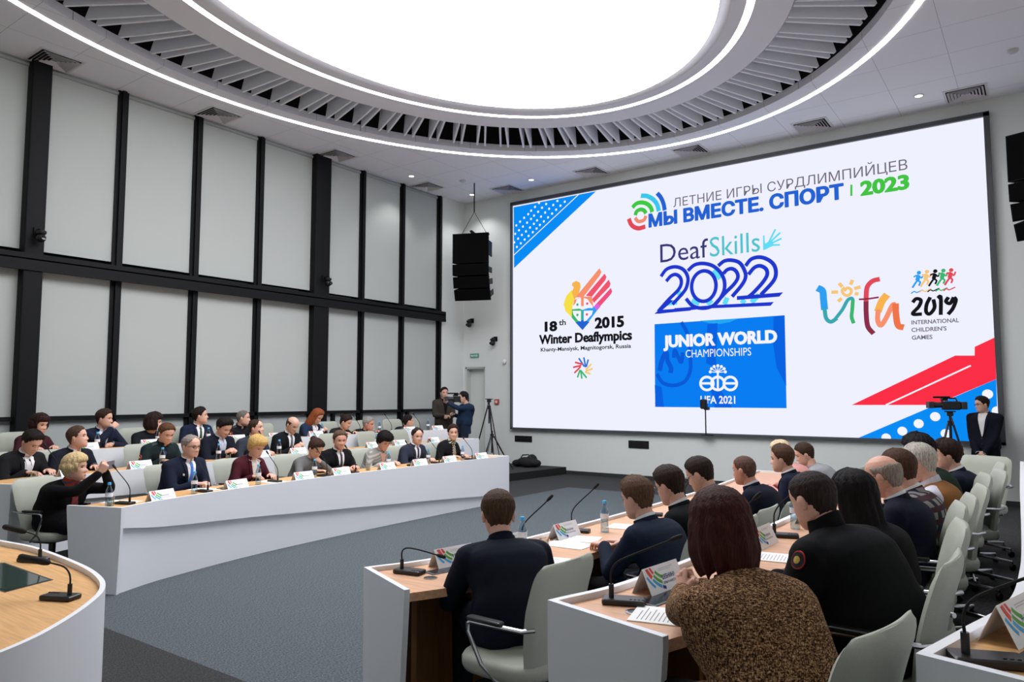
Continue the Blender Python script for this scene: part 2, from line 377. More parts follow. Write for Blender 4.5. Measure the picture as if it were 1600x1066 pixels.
# raised tiers
def tier(name, pts, z0, z1):
    o = MB().prism(pts, z0, z1).build(name, MATS['carpet'], smooth=False)
    o.data.materials.append(matte)
    for p in o.data.polygons:
        if abs(p.normal.z) < .5: p.material_index = 1
    return structure(o)
ROWS = {
 'L1': dict(pts=[(-6.53, 3.24), (-6.72, 3.75), (-6.93, 4.8), (-7.04, 5.9), (-7.1, 7.2), (-7.13, 8.5), (-7.12, 9.68)], side=1, z=0),
 'L2': dict(pts=[(-7.76, 2.83), (-8.0, 3.3), (-8.2, 4.0), (-8.38, 5.0), (-8.55, 6.5), (-8.7, 8.5), (-8.8, 10.0), (-8.87, 11.09)], side=1, z=.155),
 'L3': dict(pts=[(-9.1, 2.4), (-9.35, 3.2), (-9.52, 4.1), (-9.62, 5), (-9.72, 6.5), (-9.76, 8), (-9.74, 10), (-9.66, 11.2)], side=1, z=.31),
 'R1': dict(pts=[(-3.15, 2.95), (-3.01, 3.31), (-2.93, 3.96), (-2.9, 4.8), (-2.89, 6), (-2.93, 7.4), (-3.02, 8.7), (-3.1, 9.7)], side=-1, z=0),
 'R2': dict(pts=[(-1.63, 2.52), (-1.53, 2.93), (-1.47, 3.8), (-1.45, 5), (-1.45, 6.5), (-1.5, 8), (-1.6, 9.4)], side=-1, z=.155),
 'R3': dict(pts=[(-.29, 2.18), (-.22, 2.46), (-.13, 2.85), (-.11, 3.34), (-.12, 4.1), (-.18, 6.4), (-.24, 9)], side=-1, z=.31)}
for r in ROWS.values():
    C = catmull([(x, y, 0) for x, y in r['pts']], 8); r['C'] = C; n = len(C); r['Nn'] = []
    for i in range(n):
        t = (C[min(i + 1, n - 1)] - C[max(i - 1, 0)]).normalized()
        r['Nn'].append(Vector((t.y, -t.x, 0)) * r['side'])   # towards the middle of the hall
def normal_at(row, y):
    r = ROWS[row]; i = min(range(len(r['C'])), key=lambda k: abs(r['C'][k].y - y)); return r['C'][i], r['Nn'][i]
def tier_poly(row, far, wx, off=.02):
    r = ROWS[row]; P = [(c.x - n.x * off, c.y - n.y * off) for c, n in zip(r['C'], r['Nn'])]
    return [(wx, P[0][1] - .9), (P[0][0] - .15 * r['side'] * -1 * 0 , P[0][1] - .9)] + P + far + [(wx, far[-1][1])]
tier('floor_tier_left', tier_poly('L2', [(-8.62, 13.88)], WALL_X + .12), 0, .155)
tier('floor_upper_tier_left', tier_poly('L3', [(-9.64, 11.45)], WALL_X + .13), .15, .31)
tier('floor_tier_right', tier_poly('R2', [(-1.6, 10.6)], RIGHT_X), 0, .155)
tier('floor_upper_tier_right', tier_poly('R3', [(-.24, 10.6)], RIGHT_X - .005), .15, .31)
# ------------------------------------------------------------------ curved desk rows
def off(row, i, d, z):
    r = ROWS[row]; c, n = r['C'][i], r['Nn'][i]; return (c.x - n.x * d, c.y - n.y * d, z)
DEPTH = .56
def desk(row, label, top=oak, lo0=.56, lo1=.12, grommets=()):
    r = ROWS[row]; z = r['z']; n = len(r['C']); R = range(n)
    d = empty('conference_desk', (0, 0, 0), 0, label, 'desk')
    def strip(name, quad, m, parent=d, rng=R, auto=40):
        mb = MB(); mb.loft([[off(row, i, *q) for q in quad(i / (n - 1))] for i in rng]); return mb.build(name, m, parent, auto=auto)
    zl = lambda t: lo0 + (lo1 - lo0) * t
    strip('front_panel', lambda t: [(0, z + .74), (.03, z + .74), (.03, z + zl(t)), (.0, z + zl(t))], white)
    strip('lower_panel', lambda t: [(.035, z + .70), (.06, z + .70), (.06, z + .0), (.035, z + .0)], white2)
    strip('desk_top', lambda t: [(.03, z + .715), (DEPTH, z + .715), (DEPTH, z + .672), (.03, z + .672)], top)
    strip('inner_panel', lambda t: [(.13, z + .672), (.15, z + .672), (.15, z + .01), (.13, z + .01)], oak_dark)
    for i in (0, n - 1):
        r_ = r['C'][1] - r['C'][0] if i == 0 else r['C'][-2] - r['C'][-1]; r_ = r_.normalized() * .03
        poly = [(0, .74), (DEPTH + .02, .74), (DEPTH + .02, .70), (DEPTH - .05, .0), (.02, 0), (0, zl(i / (n - 1)))]
        a = [Vector(off(row, i, q, z + h)) - r_ for q, h in poly]; b = [v + r_ for v in a]
        mb = MB(); k = len(poly); mb.add(a + b, [tuple(range(k)), tuple(reversed(range(k, 2 * k)))] + [(j, k + j, k + (j + 1) % k, (j + 1) % k) for j in range(k)])
        mb.build('end_panel', white2, d, smooth=False)
    for k in range(3, n - 1, 5):   # cabinet uprights behind the panel
        a = Vector(off(row, k, .15, 0)); 
        mb = MB(); mb.box((0, 0, 0), (.03, .22, .66), Matrix.Translation((*off(row, k, .26, 0)[:2], z + .342)) @ Matrix.Rotation(atan2(r['Nn'][k].y, r['Nn'][k].x) - pi / 2, 4, 'Z'))
        mb.build('divider', oak_dark, d, smooth=False)
    return d
desk('L1', 'front curved white desk of the left block, facing the empty floor', oak)
desk('L2', 'middle curved white desk of the left block, raised one step', oak, .54, .3)
desk('L3', 'rear curved white desk of the left block, below the dark window frames', oak, .54, .3)
desk('R1', 'curved desk of the right block nearest the empty floor, with white end and oak top', oak_pink)
desk('R2', 'middle curved desk of the right block, where the woman in tweed sits', oak_pink, .54, .3)
desk('R3', 'curved white desk at the lower right corner of the photo', oak, .54, .3)
def desk_pt(row, y, d, dz=0):
    """point on a desk top: d metres behind the front edge, at the station whose front edge is at y"""
    c, n = normal_at(row, y); return Vector((c.x - n.x * d, c.y - n.y * d, ROWS[row]['z'] + .7155 + dz)), atan2(n.y, n.x)

# presidium table at the lower left
HT = [(-6.2, 1.95), (-5.6, 2.03), (-5.2, 2.06), (-4.5, 2.01), (-4.09, 1.93), (-3.83, 1.82), (-3.62, 1.66), (-3.42, 1.46), (-3.27, 1.27), (-3.17, 1.05), (-3.12, .75), (-3.2, .3), (-3.4, .1)]
HC = catmull([(x, y, 0) for x, y in HT], 6)
d = empty('presidium_table', (0, 0, 0), 0, 'rounded white table with oak top at the lower left corner', 'table')
mb = MB(); inn = []
for i, p in enumerate(HC):
    t = (HC[min(i + 1, len(HC) - 1)] - HC[max(i - 1, 0)]).normalized(); nr = Vector((t.y, -t.x, 0)); inn.append(p + nr * .025)
mb.loft([[(a.x, a.y, .745), (b.x, b.y, .745), (b.x, b.y, .0), (a.x, a.y, 0)] for a, b in zip(HC, inn)]); mb.build('curved_panel', white, d)
bk = [(-3.72, .12), (-3.80, .5), (-3.98, .84), (-4.25, 1.05), (-4.7, 1.17), (-6.2, 1.2)]
MB().prism([(p.x, p.y) for p in inn] + bk, .675, .715).build('table_top', oak, d, smooth=False)
gx = [(-5.05, 1.80), (-4.38, 1.79), (-4.30, 1.56), (-5.05, 1.54)]
MB().prism(gx, .715, .719).build('glass_inset', mat('green_glass', '30403A', .06, spec=.9), d, smooth=False)
MB().prism([(-5.05, 1.815), (-4.37, 1.805), (-4.29, 1.55), (-5.05, 1.53)], .7145, .717).build('inset_frame', dark_grey, d, smooth=False)

# ------------------------------------------------------------------ chairs
def make_chair():
    r = empty('conference_chair', (0, 0, 0)); tag(r, 'x', 'chair', 'grey green conference chairs')
    def slab(cx, cy, cz, w, d_, h):  # soft cushion
        rings = []
        for z, k in ((-.5, .86), (-.42, .96), (-.15, 1), (.2, 1), (.42, .96), (.5, .84)):
            ring_ = []
            for j in range(28):
                a = 2 * pi * j / 28; q = 3.6
                x = abs(cos(a)) ** (2 / q) * (1 if cos(a) > 0 else -1); y = abs(sin(a)) ** (2 / q) * (1 if sin(a) > 0 else -1)
                ring_.append((cx + x * w / 2 * k, cy + y * d_ / 2 * k, cz + z * h))
            rings.append(ring_)
        return rings
    MB().loft(slab(0, .02, .435, .50, .48, .085)).build('seat', pale, r, auto=60)
    # back: tapered padded shell with rounded upper corners, leaning backwards
    mb = MB(); rows = 22; colsn = 16; front = []; rear = []
    for i in range(rows + 1):
        v = i / rows; z = .40 + v * .54
        hw = .19 + .06 * min(1, v / .62) ** .9
        if v > .84: k = (v - .84) / .16; hw -= .055 * (1 - sqrt(max(0, 1 - k * k)))
        if v < .12: k = (.12 - v) / .12; hw -= .04 * (1 - sqrt(max(0, 1 - k * k)))
        yb = -.175 - .11 * v ** 1.15 - .03 * sin(v * pi) * -1 * .6
        th = .030 * (1 - .75 * max(0, (v - .85) / .15) ** 2) * (1 - .6 * max(0, (.1 - v) / .1) ** 2)
        fr_, re_ = [], []
        for j in range(colsn + 1):
            u = -1 + 2 * j / colsn; e = sqrt(max(0, 1 - abs(u) ** 5)); cy = .022 * u * u
            fr_.append((u * hw, yb + cy + th * e, z)); re_.append((u * hw, yb + cy - th * e, z))
        front.append(fr_); rear.append(re_)
    rings = [f + list(reversed(b))[1:-1] for f, b in zip(front, rear)]
    mb.loft(rings); mb.build('backrest', pale, r, auto=80)
    for s in (-1, 1):
        a = MB(); a.tube([(s * .225, -.235, .66), (s * .262, -.19, .655), (s * .268, .0, .652), (s * .268, .1, .65), (s * .266, .125, .64), (s * .262, .13, .60), (s * .25, .06, .46), (s * .235, -.02, .395), (s * .12, -.04, .385)], .011, 8)
        ar = a.build('armrest', chrome, r)
        MB().box((s * .268, .02, .668), (.045, .2, .02), bev=.01).build('arm_pad', black, ar)
    MB().box((0, -.02, .375), (.26, .22, .035), bev=.02).tube([(0, -.02, .37), (0, -.02, .2)], .03, 12).tube([(0, -.02, .22), (0, -.02, .09)], .045, 12).build('column', black, r)
    for k in range(5):
        an = radians(90 + 72 * k + 14); c_, s_ = cos(an), sin(an)
        l = MB(); l.tube([(c_ * .03, -.02 + s_ * .03, .10), (c_ * .16, -.02 + s_ * .16, .088), (c_ * .30, -.02 + s_ * .30, .078)], [.018, .015, .011], 8)
        lo = l.build('base_leg', chrome, r)
        MB().lathe([(.004, -.012), (.028, -.012), (.03, -.006), (.03, .006), (.028, .012), (.004, .012)], 14, Matrix.Translation((c_ * .30, -.02 + s_ * .30, .03)) @ Matrix.Rotation(an + 1.2, 4, 'Z') @ Matrix.Rotation(pi / 2, 4, 'X')).tube([(c_ * .30, -.02 + s_ * .30, .03), (c_ * .30, -.02 + s_ * .30, .08)], .006, 6).build('caster', black, lo)
    return r
CHAIR = make_chair()
def chair(x, y, z, face, label): return place(CHAIR, (x, y, z), radians(face) - pi / 2, label)

# ------------------------------------------------------------------ things on the desks
capblue = mat('cap_blue', '4DB4E6', .4); labelm = mat('bottle_label', 'E9ECF2', .6); redm = mat('print_red', 'C9303F', .6); bluem = mat('print_blue', '2A3D9A', .6)
def make_bottle():
    r = empty('water_bottle'); tag(r, 'x', 'bottle', 'water bottles')
    MB().lathe([(.006, .004), (.027, .0), (.031, .006), (.030, .05), (.027, .075), (.030, .10), (.0305, .135), (.028, .155), (.018, .182), (.0125, .196), (.0125, .207)], 18).build('bottle_body', clear, r)
    MB().lathe([(.001, .204), (.0148, .204), (.0148, .222), (.013, .226), (.001, .226)], 16).build('cap', capblue, r)
    MB().lathe([(.0308, .1), (.0312, .1), (.0315, .135), (.031, .135), (.0308, .1)], 18).build('label', labelm, r)
    return r
BOTTLE = make_bottle()
def make_glass():
    r = empty('drinking_glass'); tag(r, 'x', 'glass', 'drinking glasses')
    MB().lathe([(.001, .001), (.03, .001), (.034, .088), (.032, .088), (.028, .008), (.001, .008)], 18).build('glass_body', glassy, r)
    MB().lathe([(.001, .009), (.0275, .009), (.0285, .03), (.001, .03)], 18).build('water', glassy, r); return r
GLASS = make_glass()
def make_mic(pts, foam=0):
    r = empty('desk_microphone'); tag(r, 'x', 'microphone', 'gooseneck microphones')
    b = MB().box((0, 0, .0115), (.17, .085, .023), bev=.008).build('mic_base', black, r)
    for k in range(4): MB().box((.03 + k * .016, -.02, .024), (.009, .009, .003)).build('button', dark_grey, b)
    MB().tube([(-.05, .0, .02), (-.05, 0, .075)], .0105, 12).build('collar', black, r)
    MB().tube(catmull(pts, 4), .0042, 8).build('gooseneck', matte, r)
    e0 = Vector(pts[-1]); u = (e0 - Vector(pts[-2])).normalized()
    MB().tube([e0, e0 + u * .018, e0 + u * (.042 if not foam else .15)], [.008, .0105, .0095] if not foam else [.014, .0175, .017], 12, round_ends=True).build('mic_head', matte, r)
    return r
MIC = make_mic([(-.05, 0, .07), (-.05, 0, .115), (-.044, 0, .145), (-.02, 0, .185), (.03, 0, .235), (.09, 0, .29), (.12, 0, .32)])
MIC_MID = make_mic([(-.05, 0, .07), (-.052, 0, .11), (-.04, 0, .145), (-.012, 0, .17), (.05, 0, .20), (.12, 0, .23), (.19, 0, .26)])
MIC_FOAM = make_mic([(-.05, 0, .07), (-.05, 0, .10), (-.04, 0, .13), (-.01, 0, .155), (.05, 0, .168), (.08, 0, .172)], 1)
MIC_LOW = make_mic([(-.05, 0, .07), (-.052, 0, .105), (-.04, 0, .128), (-.01, 0, .138), (.05, 0, .135), (.12, 0, .125), (.18, 0, .115)])
platem = mat('card_white', 'F1F1F3', .7); ink = mat('ink_navy', '27266A', .7); ink2 = mat('ink_grey', '8A8C96', .7)
ARC = {'r': mat('arc_red', 'E0483C', .6), 'g': mat('arc_green', '57A83C', .6), 'c': mat('arc_cyan', '3FA9DF', .6), 'b': mat('arc_navy', '29318F', .6)}
def text_mesh(body, bold=0, shear=0):
    cu = bpy.data.curves.new('t', 'FONT'); cu.body = body; cu.resolution_u = 3
    if bold: cu.offset = .022 * min(bold, 1)
    cu.shear = shear
    o = bpy.data.objects.new('t', cu); COL.objects.link(o)
    me = bpy.data.meshes.new_from_object(o.evaluated_get(bpy.context.evaluated_depsgraph_get()))
    v, f = mesh_arrays(me); bpy.data.objects.remove(o); bpy.data.curves.remove(cu); bpy.data.meshes.remove(me)
    if bold > 1:   # heavier strokes: the outline widened on all sides
        V, F_ = [], []; w = .02 * (bold - 1)
        for k in range(9):
            dx, dz = (w * cos(k * pi / 4), w * sin(k * pi / 4)) if k < 8 else (0, 0); o_ = len(V); V += [(p[0] + dx, p[1] + dz * .7, 0) for p in v]; F_ += [tuple(i + o_ for i in q) for q in f]
        v, f = V, F_
    return v, f
def fit(vf, x0, x1, z0, cap):  # squeeze a line of text into a box; cap = height of a capital
    v, f = vf; a = min(p[0] for p in v); b = max(p[0] for p in v)
    sx = (x1 - x0) / (b - a); sz = cap / .729
    return [(x0 + (p[0] - a) * sx, z0 + p[1] * sz) for p in v], f
def arcs(mb, cx, cz, items):
    for r0, r1, a0, a1, mi in items:
        mb.cur = mi; n = 10; vs = []
        for i in range(n + 1):
            a = radians(a0 + (a1 - a0) * i / n); vs += [(cx + r0 * cos(a), cz + r0 * sin(a)), (cx + r1 * cos(a), cz + r1 * sin(a))]
        yield vs, [(2 * i, 2 * i + 2, 2 * i + 3, 2 * i + 1) for i in range(n)], mi
SCRIB = None
def make_plate(lines, wavy=.0):
    r = empty('name_card'); tag(r, 'x', 'name card', 'tented name cards')
    w, h, dp = .285, .105, .05
    prof = [(-dp, 0), (-dp + .002, 0), (0, h - .002), (dp - .002, 0), (dp, 0), (0, h)]
    vs = [(x, y, z) for x in (-w / 2, w / 2) for y, z in prof]
    c = MB(); c.add(vs, [(i, (i + 1) % 6, 6 + (i + 1) % 6, 6 + i) for i in range(6)] + [(0, 1, 2, 5), (2, 3, 4, 5), (11, 8, 7, 6), (11, 10, 9, 8)])
    c.build('card', platem, r, smooth=False)
    for side in (1, -1):
        L = sqrt(h * h + dp * dp); ca, sa = dp / L, h / L
        def P(u, v):   # u across from the reader's left, v up the slope
            return (side * (-u) if side > 0 else u, side * (dp - v * ca + .0008), v * sa + .0004)
        m = MB()
        for vs, fs, mi in arcs(m, .012, .148, [(.120, .140, 196, 216, 0), (.098, .112, 196, 216, 0), (.082, .096, 218, 252, 1), (.106, .120, 218, 248, 1), (.126, .140, 219, 246, 2), (.150, .163, 206, 228, 2), (.126, .140, 248, 258, 3)]):
            q = [(x * 1.0, z) for x, z in vs]
            q = [(max(-w / 2 + .002, min(.13, x)), max(.003, min(L - .004, z))) for x, z in q]
            m.cur = mi; m.add([P(x, z) for x, z in q], fs)
        m.build('colour_arcs', [ARC['r'], ARC['g'], ARC['c'], ARC['b']], r, smooth=False)
        t = MB()
        for txt, x0, x1, z0, cap, mi in lines:
            t.cur = mi
            if txt: v, f = fit(text_cache(txt), x0, x1, z0, cap); t.add([P(x, z) for x, z in v], f)
            else:
                x = x0; rnd = random.Random(int(x0 * 1e4) + int(z0 * 1e4))
                while x < x1:
                    b_ = cap * rnd.uniform(.25, .45)
                    t.add([P(x, z0), P(x + b_ * .35, z0), P(x + b_ * .35, z0 + cap), P(x, z0 + cap)], [(0, 1, 2, 3)])
                    t.add([P(x, z0 + cap * .4), P(x + b_, z0 + cap * .4), P(x + b_, z0 + cap * .62), P(x, z0 + cap * .62)], [(0, 1, 2, 3)])
                    x += b_ * 1.5
        t.build('lettering', [ink, ink2], r, smooth=False)
    return r
TC = {}
def text_cache(t):
    if t not in TC: TC[t] = text_mesh(t, 1, .15 if t.isupper() else 0)
    return TC[t]
HEAD_ = [('', -.03, .09, .096, .004, 1), ('', -.03, .07, .089, .004, 1)]
PLATE = make_plate([('', -.03, .07, .052, .016, 0), ('', -.03, .09, .036, .008, 0)] + HEAD_)
P_URAZOV = make_plate([('УРАЗОВ', -.022, .075, .052, .019, 0), ('МАКСИМ ГЕОРГИЕВИЧ', -.022, .132, .034, .010, 0)] + HEAD_)
P_SHEB = make_plate([('ШЕБНИНА', -.022, .085, .052, .019, 0), ('ОЛЬГА АНАСТАСЬЕВНА', -.022, .135, .033, .010, 0)] + HEAD_)
def plate(row, y, d, label, proto=None, turn=0):
    p, a = desk_pt(row, y, d); return place(proto or PLATE, p, a - pi / 2 + turn, label)
def put(proto, row, y, d, label, turn=0, dx=0):
    p, a = desk_pt(row, y, d); return place(proto, p, a - pi / 2 + turn, label)
def sheet_thing(kind, label, p, rz, w, d_, h, m, cat, text=0, group=None):
    r = empty(kind, p, rz, label, cat, group)
    MB().box((0, 0, h / 2), (w, d_, h)).build('sheet' if m is paper else 'cover', m, r, smooth=False)
    if text:
        t = MB(); rnd = random.Random(text)
        for k in range(14):
            y = d_ * .4 - k * d_ * .055; e = rnd.uniform(.1, .38)
            t.add([(-w * .4, y, h + .0006), (w * e, y, h + .0006), (w * e, y - .004, h + .0006), (-w * .4, y - .004, h + .0006)], [(3, 2, 1, 0)])
        t.build('printed_text', mat('text_grey', '9A9AA0', .8), r, smooth=False)
    return r
